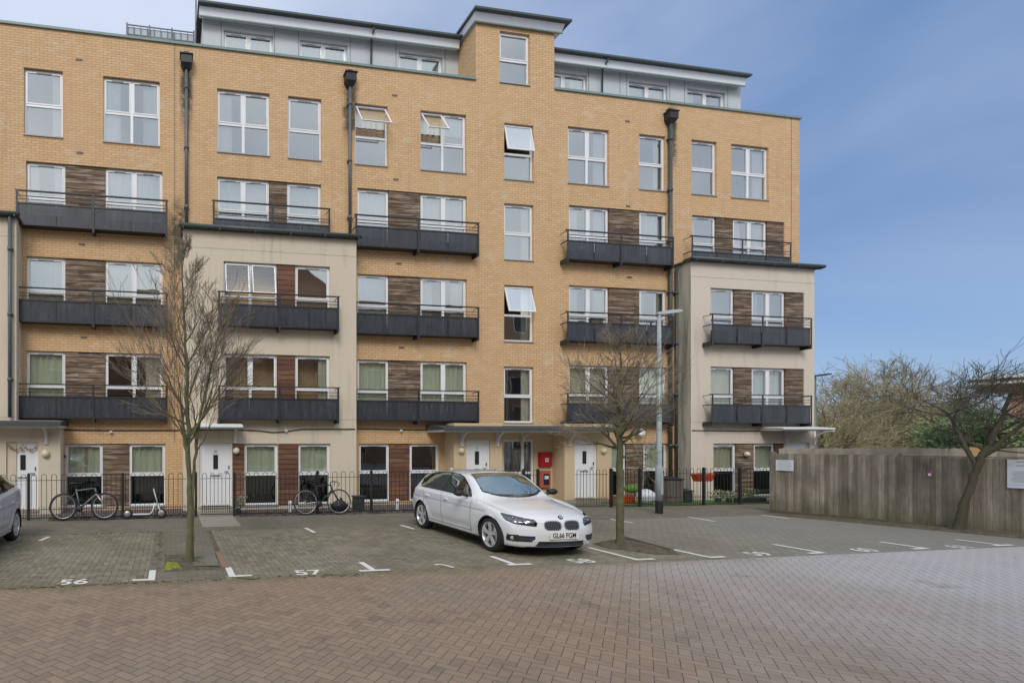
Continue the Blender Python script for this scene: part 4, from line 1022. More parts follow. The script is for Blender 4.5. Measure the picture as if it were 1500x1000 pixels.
def bare_tree(label, base, stems, trunk_r, barkm, twigm, seed, limbs, depth, group=None, cat='bare tree', kids=(3, 5), spread=.7, up=.25, twigr=.0035, curl=.12, name='bare_tree'):
    """stems: list of point lists with radii; limbs: (stem, t0, t1, count, length0, length1, elevation)"""
    rng = random.Random(seed); t = thing(name, label, cat, (base[0], base[1], 0), group=group)
    tr = MB(); cr = MB(); tw = MB()
    for pts, rs in stems: 
        # densify and roughen
        P = []; Rr = []
        for i in range(len(pts) - 1):
            for k in range(6):
                f = k / 6; q = Vector(pts[i]).lerp(Vector(pts[i + 1]), f); P.append(q + Vector((rng.gauss(0, .008), rng.gauss(0, .008), 0)) * (1 if i or k else 0)); Rr.append((rs[i] * (1 - f) + rs[i + 1] * f) * rng.uniform(.93, 1.08))
        P.append(Vector(pts[-1])); Rr.append(rs[-1]); Rr[0] *= 1.25
        tr.tube(P, Rr, 10, False)
    for (si, t0, t1, cnt, L0, L1, el) in limbs:
        pts, rs = stems[si]; m = len(pts) - 1; az0 = rng.uniform(0, 6.28)
        for k in range(cnt):
            t_ = t0 + (t1 - t0) * (k + rng.random() * .6) / cnt; i = min(m - 1, int(t_ * m)); f = t_ * m - i
            q = Vector(pts[i]).lerp(Vector(pts[i + 1]), f); r_ = rs[i] * (1 - f) + rs[i + 1] * f
            az = az0 + k * 2.4 + rng.uniform(-.4, .4); e = el + rng.uniform(-.15, .15)
            d = Vector((math.cos(az) * math.cos(e), math.sin(az) * math.cos(e), math.sin(e)))
            L = L0 + (L1 - L0) * k / max(1, cnt - 1)
            seg_branch(cr, tw, q, d, L, max(.008, r_ * .58), depth, rng, up, kids, spread, 6, twigr, curl=curl)
    tr.build('trunk', barkm, t); c = MB(); c.v = cr.v; c.f = cr.f; c.mi = cr.mi; c.sm = cr.sm
    o = len(c.v); c.v = c.v + tw.v; c.f = c.f + [[i + o for i in f] for f in tw.f]; c.mi = c.mi + [1] * len(tw.f); c.sm = c.sm + tw.sm
    c.build('crown', [barkm, twigm], t); return t
bx, by = .31, 8.87
bare_tree('slender bare young tree with a mossy trunk standing in the square pit at left', (bx, by),
    [([(bx, by, 0), (bx - .005, by, 1.2), (bx - .03, by, 2.2), (bx - .06, by, 3.4), (bx - .12, by, 4.6), (bx - .14, by, 5.2)], [.058, .046, .040, .028, .014, .004]),
     ([(bx + .05, by + .02, 0), (bx + .045, by, 1.3), (bx + .12, by + .02, 2.1), (bx + .36, by + .1, 3.3), (bx + .62, by + .15, 4.3)], [.028, .026, .027, .018, .006])],
    .07, 'mossy_bark', 'twig', 11, [(0, .28, .60, 7, 1.2, .9, 1.0), (0, .56, .97, 15, .62, .2, .9), (1, .40, .7, 6, .85, .65, .9), (1, .7, .98, 7, .5, .25, .8), (0, .30, .45, 4, 1.1, .95, .65)], 3, spread=.52, up=.32, kids=(4, 5), twigr=.0028)
bx, by = 8.54, 8.98
bare_tree('bare young tree with a mossy green trunk beside the front of the white car', (bx, by),
    [([(bx, by, 0), (bx + .01, by, 1.0), (bx - .0, by, 2.0), (bx - .02, by, 2.7), (bx + .0, by, 3.5), (bx + .02, by, 4.1)], [.070, .062, .055, .042, .020, .005])],
    .08, 'mossy_bark', 'twig', 23, [(0, .36, .62, 11, .72, .75, .65), (0, .34, .58, 7, .62, .55, .12), (0, .6, .94, 11, .62, .25, .75)], 3, spread=.58, up=.2, kids=(4, 5), twigr=.0028)
bx, by = 17.45, 9.26
bare_tree('leaning dark bare tree with spreading limbs in front of the weathered fence', (bx, by),
    [([(bx, by, 0), (bx - .02, by - .12, .6), (bx - .02, by - .28, 1.3), (bx + .0, by - .40, 1.75), (bx + .12, by - .62, 2.6), (bx + .16, by - .74, 3.2)], [.085, .07, .064, .058, .036, .022]),
     ([(bx, by - .38, 1.7), (bx + .25, by - .75, 2.3), (bx + .5, by - 1.15, 2.9), (bx + .7, by - 1.5, 3.3)], [.05, .04, .028, .014]),
     ([(bx, by - .3, 1.5), (bx - .05, by - .1, 2.1), (bx - .0, by + .15, 2.7), (bx - .1, by + .5, 3.0)], [.045, .035, .026, .012]),
     ([(bx + .1, by - .05, 0), (bx + .06, by - .15, .9), (bx + .02, by - .32, 1.7)], [.05, .04, .03])],
    .1, 'dark_bark', 'grey_bark', 5, [(0, .55, .98, 9, .95, .5, .7), (1, .3, .98, 8, .8, .5, .5), (2, .3, .98, 10, 1.0, .7, .4)], 3, spread=.65, up=.1, curl=.16, kids=(4, 5), twigr=.0035)
def far_tree(label, px, d, h, w, seed, barkm='far_bark', lean=0, kids=(3, 5), low=.2):
    x, y = far(px, d)
    bare_tree(label, (x, y), [([(x, y, 0), (x + .1, y, h * .2), (x - .1 + lean, y, h * .45), (x + lean, y, h * .8)], [.28, .24, .16, .04])],
        .3, barkm, barkm, seed, [(0, low + .08, .5, 9, w * .62, w * .55, .45), (0, .5, .98, 9, w * .5, h * .25, .8), (0, low + .1, .4, 5, w * .6, w * .5, .12)], 3, group='bare trees beyond the fence', spread=.85, up=.04, kids=kids, twigr=.009, curl=.13)
far_tree('broad pale brown bare tree, tallest of those beyond the fence', 1298, 38, 7.6, 5.4, 31, kids=(5, 5))
far_tree('bare tree beyond the fence just right of the block, beside the grey lamp', 1238, 36, 6.2, 4.6, 32, kids=(4, 5))
far_tree('bare tree between the broad bare tree and the one beside the grey lamp', 1268, 44, 7.2, 5.0, 36, kids=(4, 5))
far_tree('reddish brown bare tree directly behind the black street lamp', 1366, 42, 6.2, 5.2, 33, 'grey_bark', kids=(4, 5))
far_tree('low bare tree behind the evergreen bush', 1430, 40, 4.8, 4.6, 34, kids=(4, 5))
far_tree('thin bare tree whose crown shows against the edge of the block', 1208, 30, 4.8, 3.0, 35, kids=(4, 4))
def bush(label, px, d, w, h, mat, seed, n=5200, z0=0, group=None, name='evergreen_bush'):
    rng = random.Random(seed); x, y = far(px, d); t = thing(name, label, 'bush', (x, y, 0), group=group)
    s = MB(); s.tube([(x, y, 0), (x, y, h * .5)], [.12, .05], 8); s.build('trunk', 'dark_bark', t)
    mb = MB(); lobes = [(rng.uniform(-.5, .5) * w, rng.uniform(-.4, .4) * w, rng.uniform(.35, .80) * h, rng.uniform(.22, .38)) for _ in range(14)]
    for i in range(n):
        lx_, ly_, lz, lr = rng.choice(lobes); u = Vector((rng.gauss(0, 1), rng.gauss(0, 1), rng.gauss(0, 1))).normalized() * (rng.random() ** .4) * lr * w
        c = Vector((x + lx_, y + ly_, lz)) + Vector((u.x, u.y, u.z * .75))
        if c.z < .1: continue
        a = Vector((rng.gauss(0, 1), rng.gauss(0, 1), rng.gauss(0, 1))).normalized(); b = a.orthogonal().normalized(); s_ = rng.uniform(.04, .09)
        mb.cur = 0 if (lx_ + rng.gauss(0, .3) > -.1 * w) == (mat == 0) else 1
        mb.add([c - a * s_, c + b * s_ * .5, c + a * s_, c - b * s_ * .5], [(0, 1, 2, 3)])
    mb.build('foliage', ['leaf_pale', 'leaf_dark'], t)
bush('bright green leafy evergreen bush behind the fence, left of the leaning tree', 1405, 24, 2.6, 3.9, 0, 3, 8000)
bush('dark green evergreen bush behind the leaning tree, at the brick house', 1462, 24, 2.2, 3.4, 1, 4, 7000)

# ------------------------------------------------------------------ far buildings
def house():
    d = 30; x, y = far(1478, d); h = 2 + 92 * d / FPX; t = thing('brick_house', 'orange brick house with shallow overhanging roof, cut by the right edge of the photo', 'house', (x, y, 0))
    an = math.atan2(x, y) + .03; ax = Vector((math.cos(an), -math.sin(an), 0)); ay = Vector((math.sin(an), math.cos(an), 0)); o = Vector((x, y, 0))
    def b(mb, a0, a1, b0, b1, z0, z1): mb.obox(o + ax * (a0 + a1) / 2 + ay * (b0 + b1) / 2 + Vector((0, 0, (z0 + z1) / 2)), ax * (a1 - a0) / 2, ay * (b1 - b0) / 2, (0, 0, (z1 - z0) / 2))
    mb = MB(); b(mb, 0, 9, 0, 8, 0, h - .25); mb.build('wall', 'red_brick', t)
    mb = MB(); b(mb, -1.3, 9.5, -.8, 8.5, h - .25, h - .08); mb.cur = 1; b(mb, -1.35, 9.6, -.85, 8.6, h - .079, h + .06); mb.cur = 0; b(mb, -.9, 9.5, -.3, 8.5, h + .061, h + .3); mb.build('roof', ['bracket_white', 'roofing'], t)
    for (u, z) in ((.7, 2.0), (.7, 4.0), (2.6, 2.0), (2.6, 4.0)):
        f = MB(); b(f, u - .05, u + 1.15, -.03, -.002, z - .05, z + 1.15); w = f.build('window', 'upvc', t)
        for q in (0, .56): g = MB(); b(g, u + q + .03, u + q + .51, -.05, -.031, z + .03, z + 1.07); g.build('pane', 'dark_glass', w)
house()
def shed(label, px0, px1, d, zt, zb, mat):
    a, b = Vector((*far(px0, d), 0)), Vector((*far(px1, d), 0)); c = (a + b) / 2; t = thing('low_building', label, 'building', tuple(c)); ax = (b - a) / 2; ay = Vector((-ax.y, ax.x, 0)).normalized()
    mb = MB(); mb.obox(c + Vector((0, 0, zb / 2)), ax, ay * 3, (0, 0, zb / 2)); mb.build('wall', 'pale_render', t)
    mb = MB(); mb.add([c - ax * 1.04 - ay * 3.3 + Vector((0, 0, zb)), c + ax * 1.04 - ay * 3.3 + Vector((0, 0, zb)), c + ax * 1.04 + Vector((0, 0, zt)), c - ax * 1.04 + Vector((0, 0, zt)), c - ax * 1.04 + ay * 3.3 + Vector((0, 0, zb)), c + ax * 1.04 + ay * 3.3 + Vector((0, 0, zb))],
        [(0, 1, 2, 3), (3, 2, 5, 4), (0, 3, 4), (1, 5, 2)]); mb.build('roof', mat, t)
    mb = MB()
    for k in range(3): mb.obox(c + ax * (-.6 + .6 * k) - ay * 3.02 + Vector((0, 0, zb * .55)), ax * .1, ay * .02, (0, 0, zb * .2))
    mb.build('window', 'dark_glass', t)
shed('low pale building with a light roof seen through the far bare trees', 1262, 1345, 75, 3.0, 2.1, 'sky_roof')
shed('far terrace with a brown roof closing the view behind the bare trees', 1180, 1262, 85, 3.4, 2.3, 'kerb_red')
# block across the court (seen only in the window glass)
ob = thing('brick_block', 'brown brick block across the court, seen only as a reflection in the windows', 'building', (5, -14, 0))
mb = MB(); hs = []
for i in range(16):
    for k in range(5): x = -26 + i * 3.9; hs.append((x, x + 1.5, .9 + 2.8 * k, 2.7 + 2.8 * k))
m1, *_ = wall('', '', -34, 44, 0, 14.6, -14, [])
mb.add(m1.v, m1.f); mb.quad((-34, -14, 14.6), (44, -14, 14.6), (44, -24, 14.6), (-34, -24, 14.6))
mb.add([(4, -14, 14.6), (16, -14, 14.6), (10, -14, 18.5), (4, -24, 14.6), (16, -24, 14.6), (10, -24, 18.5)], [(0, 1, 2), (0, 3, 5, 2), (1, 2, 5, 4)])
mb.build('wall', 'red_brick', ob)
for (a, b, c, d) in hs:
    fm = MB(); gm = MB(); fm.box(a, b, -13.999, -13.95, c, d); gm.box(a + .08, b - .08, -13.949, -13.94, c + .08, d - .08)
    o = fm.build('window', 'upvc', ob); gm.build('pane', 'dark_glass', o)

# ------------------------------------------------------------------ cars
def car(name, label, loc, paintm, kind=0, rz=0):
    """kind 0: sporty hatchback, twin oval grilles; kind 1: taller hatchback"""
    t = thing(name, label, 'car', loc, rz, world=False); t.scale = (1.03, 1, 1)
    L = 4.33; NY = 346; ys = np.linspace(0, L, NY)
    def tab(pts, sm=7):
        a = np.interp(ys, [p[0] for p in pts], [p[1] for p in pts]); k = np.hanning(2 * sm + 3)[1:-1]; k /= k.sum()
        return np.convolve(np.pad(a, sm, mode='reflect', reflect_type='odd'), k, 'valid')
    if kind == 0:
        ztop = tab([(0, .70), (.05, .735), (.3, .80), (.8, .88), (1.12, .925), (1.25, .965), (1.55, 1.165), (1.84, 1.345), (2.02, 1.397), (2.5, 1.42), (3.0, 1.41), (3.5, 1.36), (3.85, 1.30), (3.95, 1.26), (4.05, 1.13), (4.18, .97), (4.28, .86), (4.33, .80)], 9)
        belt = tab([(0, .62), (.3, .715), (.8, .815), (1.2, .88), (2, .91), (3, .935), (3.6, .95), (4.0, .94), (4.2, .88), (4.33, .74)], 9)
    else:
        ztop = tab([(0, .70), (.05, .735), (.3, .83), (.8, .94), (1.12, 1.0), (1.6, 1.27), (1.9, 1.42), (2.3, 1.485), (2.8, 1.485), (3.4, 1.43), (3.85, 1.345), (4.0, 1.28), (4.12, 1.08), (4.25, .92), (4.33, .80)], 9)
        belt = tab([(0, .62), (.3, .75), (.8, .87), (1.2, .93), (2, .96), (3, 1.02), (3.6, 1.06), (4.0, 1.04), (4.2, .88), (4.33, .74)], 9)
    w = tab([(0, .76), (.1, .80), (.3, .845), (.7, .88), (1.2, .885), (3.4, .885), (3.8, .87), (4.1, .83), (4.33, .76)])
    xr = tab([(0, .60), (.8, .66), (1.2, .68), (1.6, .64), (1.95, .585), (2.4, .575), (3.3, .56), (3.8, .53), (4.05, .55), (4.33, .56)])
    crown = tab([(0, .03), (1.1, .035), (1.3, .03), (1.9, .045), (3.8, .05), (4.0, .03), (4.33, .02)])
    zlow = tab([(0, .20), (.3, .19), (.6, .2), (3.6, .2), (4.0, .24), (4.33, .28)])
    sub = 12
    def section(i):
        W, b, zt, x_, cr, zl = w[i], belt[i], ztop[i], xr[i], crown[i], zlow[i]; b = min(b, zt - cr - .025)
        ze = zt - cr
        P = [(W * .80, zl - .03), (W * .93, zl), (W * .972, zl + .12), (W * 1.0, .50), (W * .998, .5 + (b - .5) * .55), (W * .985, b - .05), (W * .945, b),
             (W * .945 + (x_ + .03 - W * .945) * .5, b + (ze - .035 - b) * .5 + .006), (x_ + .03, ze - .035), (x_ - .05, ze), (x_ * .5, zt - .008), (0, zt)]
        P = [(2 * P[0][0] - P[1][0], P[0][1])] + P + [(-P[-2][0], P[-2][1])]; out = []
        for k in range(1, len(P) - 2):
            p0, p1, p2, p3 = (np.array(P[k + q]) for q in (-1, 0, 1, 2))
            for s in range(sub):
                u = s / sub; out.append(.5 * ((2 * p1) + (-p0 + p2) * u + (2 * p0 - 5 * p1 + 4 * p2 - p3) * u * u + (-p0 + 3 * p1 - 3 * p2 + p3) * u ** 3))
        out.append(np.array([0.0, zt])); return np.array(out)
    S = np.array([section(i) for i in range(NY)]); K = S.shape[1]
    for i, y in enumerate(ys):                                   # rounded edges at nose and tail
        for yy in (y, L - y):
            if yy < .09:
                e = 1 - math.sqrt(max(0, 1 - (1 - yy / .09) ** 2)); S[i, :, 0] *= 1 - .055 * e; S[i, :, 1] = .47 + (S[i, :, 1] - .47) * (1 - .10 * e)
    def deform(x, y, z):
        ax = abs(x) / .885
        a = max(0, 1 - y / 1.15) ** 1.6; y2 = y + .36 * ax ** 2.6 * a
        fz_ = np.interp(z, [.15, .22, .30, .42, .50, .56, .62, .70, .80], [.08, .04, .01, .0, .005, .02, .035, .075, .16]); y2 += fz_ * max(0, 1 - y / .45) ** 1.5
        b = L - y; a = max(0, 1 - b / .9) ** 1.5; y2 -= .20 * ax ** 2.6 * a
        rz_ = np.interp(z, [.2, .35, .5, .62, .75, .9, 1.05], [.10, .03, .0, .02, .05, .09, .12]); y2 -= rz_ * max(0, 1 - b / .5) ** 1.3
        # swage line along the flank
        if .9 < y < 4.0 and abs(x) > .5:
            zl_ = .735 + .035 * (y - .9) / 3; x -= math.copysign(.005 * math.exp(-((z - zl_ + .03) / .03) ** 2), x)
            x += math.copysign(.004 * math.exp(-((z - zl_ - .012) / .014) ** 2), x); x -= math.copysign(.012 * math.exp(-((z - .36) / .07) ** 2), x) * (1.45 < y < 3.0)
        for yw in (.80, 3.49):                                   # wheel arch lips
            r_ = math.hypot(y - yw, z - .31)
            if r_ < .44 and abs(x) > .5: x += math.copysign(.012 * (1 - abs(r_ - .37) / .07), x) if abs(r_ - .37) < .07 else 0
        return (x, y2, z)
    def inpoly(px, py, poly):
        c = False; n = len(poly)
        for i in range(n):
            x1, y1 = poly[i]; x2, y2 = poly[(i + 1) % n]
            if (y1 > py) != (y2 > py) and px < (x2 - x1) * (py - y1) / (y2 - y1) + x1: c = not c
        return c
    def pdist(px, py, poly):
        m = 9
        for i in range(len(poly)):
            x1, y1 = poly[i]; x2, y2 = poly[(i + 1) % len(poly)]; dx, dy = x2 - x1, y2 - y1
            u = max(0, min(1, ((px - x1) * dx + (py - y1) * dy) / (dx * dx + dy * dy))); m = min(m, math.hypot(px - x1 - u * dx, py - y1 - u * dy))
        return m
    if kind == 0: side = [(1.48, .93), (1.62, 1.06), (1.82, 1.19), (2.02, 1.29), (2.25, 1.345), (2.6, 1.36), (3.1, 1.345), (3.5, 1.295), (3.72, 1.225), (3.82, 1.15), (3.70, 1.03), (3.60, .975), (2.6, .945)]
    else: side = [(1.45, .99), (1.65, 1.15), (1.88, 1.30), (2.15, 1.39), (2.6, 1.425), (3.1, 1.40), (3.5, 1.34), (3.80, 1.24), (3.90, 1.17), (3.70, 1.10), (2.6, 1.02)]
    def classify(c, seci, y0):
        x, y, z = c; ax = abs(x)
        for yw in (.80, 3.49):
            if math.hypot(y - yw, z - .31) < .352 and ax > .52: return None
        if z < zlow[min(NY - 1, int(y0 / L * (NY - 1)))] + .03 and .5 < y < 3.9: return 'dark'
        # glasshouse
        if 6 * sub <= seci <= 9 * sub + 2 and inpoly(y, z, side):
            dd = pdist(y, z, side)
            if dd < .022: return 'dark'
            if abs(y - (2.56 + (1.2 - z) * .12)) < .035: return 'dark'
            if kind == 0 and abs(y - (3.50 + (z - 1.15) * .3)) < .016: return 'dark'
            return 'glass'
        if seci > 8 * sub - 4 and 1.1 < y < 2.05:
            b0 = 1.17 + .30 * (ax / .7) ** 2; b1 = 1.95 + .07 * (ax / .55) ** 2; lim = .70 - (y - 1.2) * .17 - .04
            if b0 < y < b1 and ax < lim:
                if y > b1 - .025 or ax > lim - .02: return 'dark'
                if y < b0 + .05: return 'dark'
                return 'glass'
        if seci > 8 * sub and y0 > 3.96 and z > .93 + (0 if kind == 0 else .1) and ax < .50:
            return 'glass' if ax < .47 else 'dark'
        # lamps
        if y < .78 and ax > .36:
            lo = .553 + max(0, ax - .44) * .12 + max(0, y - .25) * .28; hi = .655 + (ax - .44) * .18 + max(0, y - .25) * .06; inner = .435 + abs(.605 - z) * .5
            if kind == 0 and lo < z < hi and ax > inner and y < .54 - (hi - z) * 1.4: return 'lamp'
            if kind == 0 and lo - .008 < z < hi + .008 and ax > inner - .012 and y < .55 - (hi - z) * 1.4: return 'dark'
        if y > 3.80 and ax > .45:
            if kind == 0 and .79 < z < .90 and y > 3.86 + (.90 - z) * .5: return 'red'
            if kind == 1 and .84 < z < 1.05 and y > 3.90 + (1.05 - z) * .5: return 'red'
        if y < .5 and kind == 0:
            # twin grilles
            u, v = (ax - .178) / .140, (z - .570) / .074
            if abs(u) ** 3.2 + abs(v) ** 3.2 < 1: return 'dark'
            if abs((ax - .178) / .154) ** 3.2 + abs((z - .570) / .088) ** 3.2 < 1: return 'chrome'
            if .47 < ax < .80 and y < .40:
                top = .385 + (ax - .47) * .05; bot = .285 - (ax - .47) * .03 + max(0, .53 - ax) * .9
                if bot < z < top:
                    return 'fin' if (ax < .68 and abs(z - (bot + top) / 2) < .013) else 'dark'
            if ax < .46 - max(0, z - .20) * .45 and .205 < z < .305: return 'fin' if .222 < z < .245 else 'dark'
            if z < .185: return 'dark'
        # shut lines
        if z < belt[min(NY - 1, int(y0 / L * (NY - 1)))] + .01 and ax > .6 and z > .27:
            for yd in ((1.40 - (z - .6) * .02), 2.54 + (z - .6) * .03):
                if abs(y - yd) < .0065: return 'seam'
            if abs(y - (3.30 - (z - .62) * -.28 if z > .62 else 3.18 + (z - .3) * .10)) < .0065 and z > .3: return 'seam'
            if abs(z - .285) < .006 and 1.4 < y < 3.15: return 'seam'
        return 'paint'
    out = {}
    def emit(vs, key):
        cc = sum((Vector(v) for v in vs), Vector()) / 4; nn_ = (Vector(vs[2]) - Vector(vs[0])).cross(Vector(vs[3]) - Vector(vs[1]))
        if nn_.dot(cc - Vector((0, min(max(cc.y, .6), 3.6), .6))) < 0: vs = vs[::-1]
        o = out.setdefault(key, ([], [], {}))
        f = []
        for v in vs:
            k = (round(v[0], 4), round(v[1], 4), round(v[2], 4))
            if k not in o[2]: o[2][k] = len(o[0]); o[0].append(v)
            f.append(o[2][k])
        f2 = []
        for q in f:
            if q not in f2: f2.append(q)
        if len(f2) > 2: o[1].append(f2)
    for sgn in (1, -1):
        G = [[deform(sgn * S[i, k, 0], ys[i], S[i, k, 1]) for k in range(K)] for i in range(NY)]
        for i in range(NY - 1):
            for k in range(K - 1):
                q = [G[i][k], G[i][k + 1], G[i + 1][k + 1], G[i + 1][k]]
                c = [sum(v[m] for v in q) / 4 for m in range(3)]; key = classify(c, k, ys[i])
                if key: emit(q, key)
        for ic, y in ((0, 0.0), (NY - 1, L)):                    # end caps
            M_ = 70; rows = [[deform(sgn * S[ic, k, 0] * m / M_, y, S[ic, k, 1]) for m in range(M_ + 1)] for k in range(K)]
            for k in range(0, K - 1):
                for m in range(M_):
                    q = [rows[k][m], rows[k][m + 1], rows[k + 1][m + 1], rows[k + 1][m]]
                    c = [sum(v[n] for v in q) / 4 for n in range(3)]; key = classify(c, 0, y) if ic == 0 else ('red' if (.79 < c[2] < .9 and abs(c[0]) > .5) else 'paint')
                    if key: emit(q, key)
    names = {'paint': ('body', paintm), 'glass': ('window', 'car_glass'), 'dark': ('trim', 'dark_plastic'), 'lamp': ('headlight', 'lens_glass'), 'red': ('tail_light', 'lamp_red'),
             'bar': ('grille_bars', 'sill_metal'), 'chrome': ('grille_surround', 'silver_part'), 'fin': ('lower_fin', 'blue_plastic'), 'seam': ('shut_line', 'ink')}
    for key, (vs, fs, _) in out.items():
        sides = (0,) if key not in ('lamp', 'red') else (1, -1)
        for sd in sides:
            mb = MB(); ff = fs if sd == 0 else [f for f in fs if vs[f[0]][0] * sd > 0]
            used = sorted({i for f in ff for i in f}); mp = {o: n for n, o in enumerate(used)}
            off = -.012 if key in ('dark', 'glass', 'bar', 'fin') else 0
            mb.add([vs[i] for i in used], [[mp[i] for i in f] for f in ff], True); p = mb.build(names[key][0], names[key][1], t)
            if key == 'paint': body = p
            if key == 'lamp':
                # lamp bowl and two round reflectors behind the lens
                b = MB(); b.add([(vs[i][0] * .96, vs[i][1] + .085, vs[i][2]) for i in used], [[mp[i] for i in f] for f in ff], True); b.build('lamp_bowl', 'pipe', p)
                for (cx, cy) in ((.72, .245), (.58, .155)):
                    b = MB(); b.lathe((sd * (cx - .02), cy + .075, .625 + (cx - .5) * .1), (sd * .25, -1, 0), [(0, .001), (-.0, .02), (.012, .042), (.016, .046), (.016, .05), (0, .05)], 20); b.build('reflector', 'chrome', p)
                b = MB(); b.box(sd * .50 - .05, sd * .50 + .05, .15, .16, .60, .62); b.build('indicator', 'silver_part', p)
    # under side, arches, cabin
    u = MB(); u.box(-.70, .70, .35, 4.05, .19, .24)
    for yw in (.80, 3.49):
        for sx in (1, -1):
            pts = [(yw + .36 * math.cos(a), .31 + .36 * math.sin(a)) for a in [math.pi * k / 16 - .3 for k in range(20)]]
            u.add([(sx * .50, p[0], p[1]) for p in pts] + [(sx * .865, p[0], p[1]) for p in pts], [(k, k + 1, 20 + k + 1, 20 + k) for k in range(19)])
            u.box(sx * .50 - .01, sx * .50 + .01, yw - .36, yw + .36, .2, .66)
    u.build('underbody', 'rubber', t)
    cbn = MB(); cbn.box(-.72, .72, 1.35, 3.9, .60, .78); cbn.box(-.68, .68, 1.25, 1.62, .78, .93)
    cbn.build('cabin_floor', 'rubber', t)
    for sx in (.37, -.37):
        s = MB(); s.box(sx - .23, sx + .23, 2.05, 2.5, .781, .86); s.obox((sx, 2.60, 1.02), (.22, 0, 0), (0, .05, -.012), (0, .05, .24)); s.obox((sx, 2.66, 1.27), (.11, 0, 0), (0, .035, 0), (0, .01, .07)); s.build('seat', 'dark_plastic', t)
    s = MB(); s.obox((0, 3.35, 1.0), (.62, 0, 0), (0, .05, 0), (0, .05, .24)); s.build('rear_seat', 'dark_plastic', t)
    s = MB(); s.torus((.37, 1.78, .98), (0, -1, .4), .17, .014, 24, 6); s.tube([(.37, 1.78, .98), (.37, 1.6, .9)], .03, 8); s.build('steering_wheel', 'ink', t)
    # wheels
    for yw in (.80, 3.49):
        for sx in (1, -1):
            xo = sx * (.870); ax_ = (sx, 0, 0)
            h = MB(); h.lathe((xo, yw, .315), ax_, [(-.20, .001), (-.2, .2), (-.085, .215), (-.085, .06), (-.07, .001)], 32); wh = h.build('wheel', 'dark_plastic', t)
            b = MB(); b.lathe((xo, yw, .315), ax_, [(-.20, .222), (-.205, .27), (-.19, .302), (-.16, .315), (-.05, .315), (-.015, .303), (-.002, .27), (-.004, .236), (-.012, .228)], 44); b.build('tyre', 'rubber', wh)
            b = MB(); b.lathe((xo, yw, .315), ax_, [(-.19, .205), (-.06, .212), (-.012, .218), (-.004, .224), (-.006, .231), (-.014, .231)], 44)
            b.lathe((xo, yw, .315), ax_, [(-.05, .04), (-.026, .04), (-.02, .032), (-.018, .001)], 18)
            for k in range(5):
                a0 = 2 * math.pi * k / 5 + math.pi / 2
                for da in ((-.13, .13) if kind == 0 else (0,)):
                    wd = .016 if kind == 0 else .03; rad = Vector((0, math.cos(a0 + da), math.sin(a0 + da))); inn = Vector((0, math.cos(a0 + da * .35), math.sin(a0 + da * .35)))
                    p, q = Vector((xo - sx * .030, yw, .315)) + inn * .035, Vector((xo - sx * .016, yw, .315)) + rad * .214; tn = Vector((0, -rad.z, rad.y))
                    n_ = Vector((sx, 0, 0)) * .010
                    b.add([p - tn * wd * 1.25 + n_, p + tn * wd * 1.25 + n_, q + tn * wd + n_, q - tn * wd + n_, p - tn * wd * 1.3 - n_, p + tn * wd * 1.3 - n_, q + tn * wd * 1.1 - n_, q - tn * wd * 1.1 - n_], [(0, 1, 2, 3), (0, 4, 5, 1), (2, 6, 7, 3), (1, 5, 6, 2), (3, 7, 4, 0)])
            b.build('rim', 'alloy', wh)
            b = MB(); b.lathe((xo - sx * .075, yw, .315), ax_, [(0, .05), (0, .15), (.01, .15), (.01, .05)], 28); b.build('brake_disc', 'silver_part', wh)
    # mirrors
    for sx in (1, -1):
        m = MB(); m.ball((sx * 1.0, 1.58, 1.0), 1, 16, (.105, .075, .062)); m.tube([(sx * .84, 1.57, .955), (sx * .96, 1.58, .975)], [.035, .022], 8)
        mo = m.build('wing_mirror', 'ink' if kind == 0 else paintm, t)
        m = MB(); m.box(sx * 1.0 - .078, sx * 1.0 + .078, 1.655, 1.66, .965, 1.035); m.build('mirror_glass', 'chrome', mo)
        for yh in (2.33, 3.16):
            m = MB(); m.tube([(sx * .862, yh - .09, .805), (sx * .905, yh - .06, .81), (sx * .905, yh + .06, .813), (sx * .862, yh + .09, .812)], .014, 8); m.build('door_handle', paintm, t)
    m = MB(); m.add([(-.02, 3.55, 1.345), (.02, 3.55, 1.345), (.02, 3.78, 1.31), (-.02, 3.78, 1.31), (0, 3.75, 1.40), (0, 3.70, 1.395)], [(0, 1, 5), (1, 2, 4, 5), (2, 3, 4), (3, 0, 5, 4)]); m.build('aerial', paintm, t)
    if kind == 0:
        for sx in (1, -1):
            m = MB(); m.lathe((sx * .755, .275, .335), (sx * .35, -1, 0), [(-.03, .036), (.002, .036), (.006, .028), (.008, .001)], 20); m.build('fog_light', 'silver_part', t)
            m = MB(); m.tube([(sx * .1, 1.22, .985), (sx * .35, 1.27, .99), (sx * .60, 1.36, .985)], .009, 6); m.build('wiper', 'ink', t)
        gb_ = MB()
        for sx in (1, -1):
            for q in range(9):
                xx = .178 + (q - 4) * .030; hh = .068 * (1 - abs((xx - .178) / .142) ** 3.2) ** (1 / 3.2)
                pa, pb = deform(sx * xx, 0, .57 - hh), deform(sx * xx, 0, .57 + hh); gb_.tube([(pa[0], pa[1] - .004, pa[2]), (pb[0], pb[1] - .004, pb[2])], .0045, 5)
        gb_.build('grille_bars', 'pipe', t)
        pl = MB(); pl.box(-.26, .26, -.016, -.002, .345, .455); p = pl.build('number_plate', 'plate_white', t)
        o = text('GL66 FGM', .122, 'ink', 'plate_text', p, (0, -.0185, .402), FACE, .001, .80)
        r = MB(); nz = Vector((0, -.75, .66)); r.lathe((0, .085, .705), nz, [(-.01, .041), (.006, .041), (.009, .036), (.009, .001)], 28); rb = r.build('roundel', 'ink', t)
        ux = Vector((1, 0, 0)); uy = nz.normalized().cross(ux)
